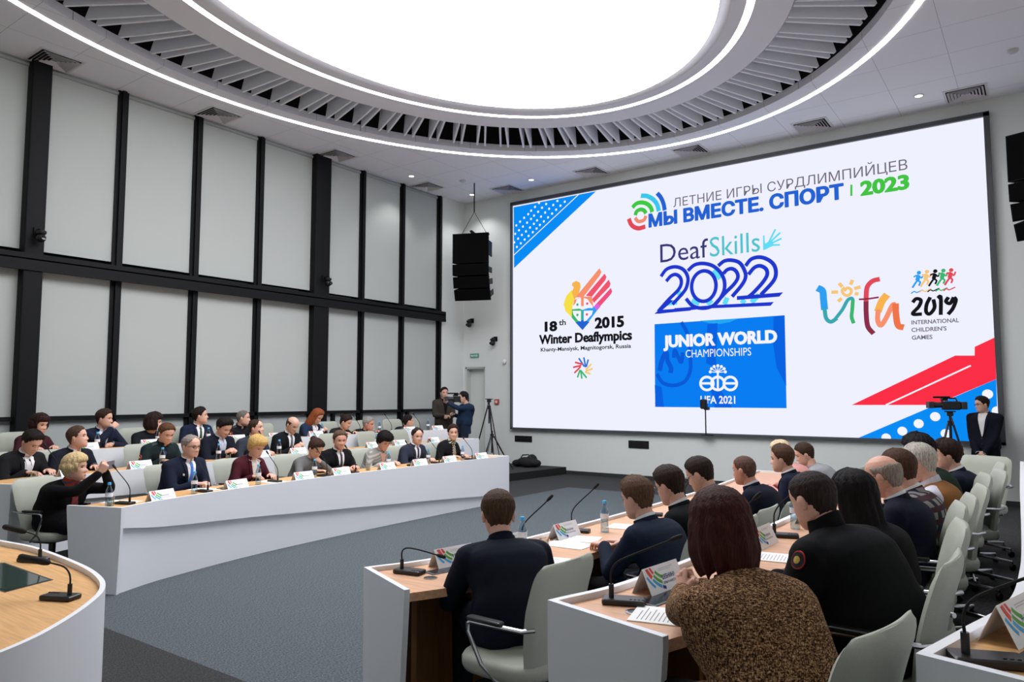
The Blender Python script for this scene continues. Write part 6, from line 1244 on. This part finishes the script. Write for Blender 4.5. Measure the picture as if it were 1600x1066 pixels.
papers('R1', 3.42, .40, .2, 'dark folder under the papers of the man in navy at the near end', 0, .008, .30, .24, mat('folder_black', '1B1C20', .6), 'folder', 'folder', text=0)
papers('R1', 3.50, .37, .35, 'white printed papers on the dark folder at the near end of the right desk', 3, .004, .3, .21, dz=.0085)
papers('R1', 4.2, .3, .1, 'white papers on the right desk before the brown-haired man', 4)
papers('R1', 4.45, .24, .3, 'second pile of white papers further along the right desk', 5)
papers('R1', 3.78, .46, .4, 'white papers beside the elbow of the man in navy', 6)
papers('R1', 5.1, .3, .2, 'white papers before the man in thin glasses', 7)
papers('R2', 2.72, .40, .5, 'white printed sheet at the near end of the tweed jacket desk', 8)
papers('R2', 3.0, .40, .2, 'white papers under the hands of the woman in tweed', 9)
papers('R2', 3.95, .35, .2, 'white papers before the heavy police officer', 10)
papers('L1', 4.55, .4, .1, 'white papers before the grey-haired man with the bright blue tie', 11, text=0)
papers('L1', 5.35, .32, .1, 'white papers before the blonde woman in burgundy', 12, text=0)
papers('L1', 6.2, .26, .1, 'dark notebook with papers before the dark-haired woman', 13, .012, .2, .27, dark_grey, 'notebook', 'notebook', text=0)
papers('L2', 3.5, .36, .1, 'white papers before the man in the dark suit without a tie', 14, text=0)
papers('L1', 3.6, .38, .1, 'white papers before the blonde woman holding up a phone', 15, text=0)
for row, y, d_, n in [('R2', 3.15, .36, 'the woman in tweed'), ('R1', 3.66, .36, 'the man in the navy suit at the near end'), ('L1', 4.72, .3, 'the grey-haired man with the blue tie')]:
    p, a = desk_pt(row, y, d_, .006 if row[0] == 'R' else 0); r = empty('mobile_phone', p, a + .4, 'black phone lying before ' + n, 'phone'); MB().box((0, 0, .005), (.075, .15, .009), bev=.01).build('phone_body', black, r); MB().box((0, 0, .0098), (.068, .14, .0006)).build('phone_screen', mat('phone_glass', '0A0B0E', .08), r, smooth=False)
def grommet(row, y, d_, label):
    p, a = desk_pt(row, y, d_); r = empty('cable_grommet', p, 0, label, 'cable grommet', 'round cable grommets')
    MB().lathe([(.038, 0), (.038, .003), (.028, .004), (.028, .0005), (.03, .0005)], 20).build('ring', chrome, r); MB().lathe([(.001, .0008), (.027, .0008), (.027, .002), (.001, .002)], 18).build('cap', black, r)
grommet('R1', 3.14, .33, 'round cable grommet at the near end of the right desk'); grommet('R2', 2.68, .27, 'round cable grommet at the near end of the tweed jacket desk'); grommet('R3', 2.45, .44, 'round cable grommet at the lower right corner desk')
def lid(row, y, d_, label):
    p, a = desk_pt(row, y, d_); r = empty('monitor_lid', p, a - pi / 2, label, 'monitor lid', 'flush monitor lids')
    MB().box((0, 0, .0015), (.34, .10, .003)).build('lid_plate', dark_grey, r, smooth=False); MB().box((0, 0, .0034), (.30, .07, .0008)).build('lid_glass', mat('lid_glass', '1C1E26', .15), r, smooth=False)
lid('R1', 3.30, .22, 'dark flush monitor lid in the right desk before the man in navy'); lid('R2', 2.92, .22, 'dark flush monitor lid in the desk before the woman in tweed'); lid('R3', 2.53, .20, 'dark flush monitor lid in the lower right corner desk')
r = place(MIC_FOAM, (-3.93, 1.66, .716), radians(206), 'black gooseneck microphone with long foam head on the rounded presidium table')
place(MIC_FOAM, (-4.95, 1.93, .716), radians(200), 'black gooseneck microphone at the far left of the presidium table')
# held phones
def phone_at(loc, rz, tilt, label):
    r = empty('mobile_phone', loc, rz, label, 'phone'); r.rotation_euler = (tilt, 0, rz); MB().box((0, 0, 0), (.15, .009, .075), bev=.008).build('phone_body', mat('phone_grey', '6A6870', .3), r); MB().box((0, -.005, 0), (.14, .0008, .068)).build('phone_screen', mat('phone_glass', '0A0B0E', .08), r, smooth=False)
phone_at((-7.135, 3.40, 1.06), radians(42 - 90), 0, 'phone held up sideways by the blonde woman in black')
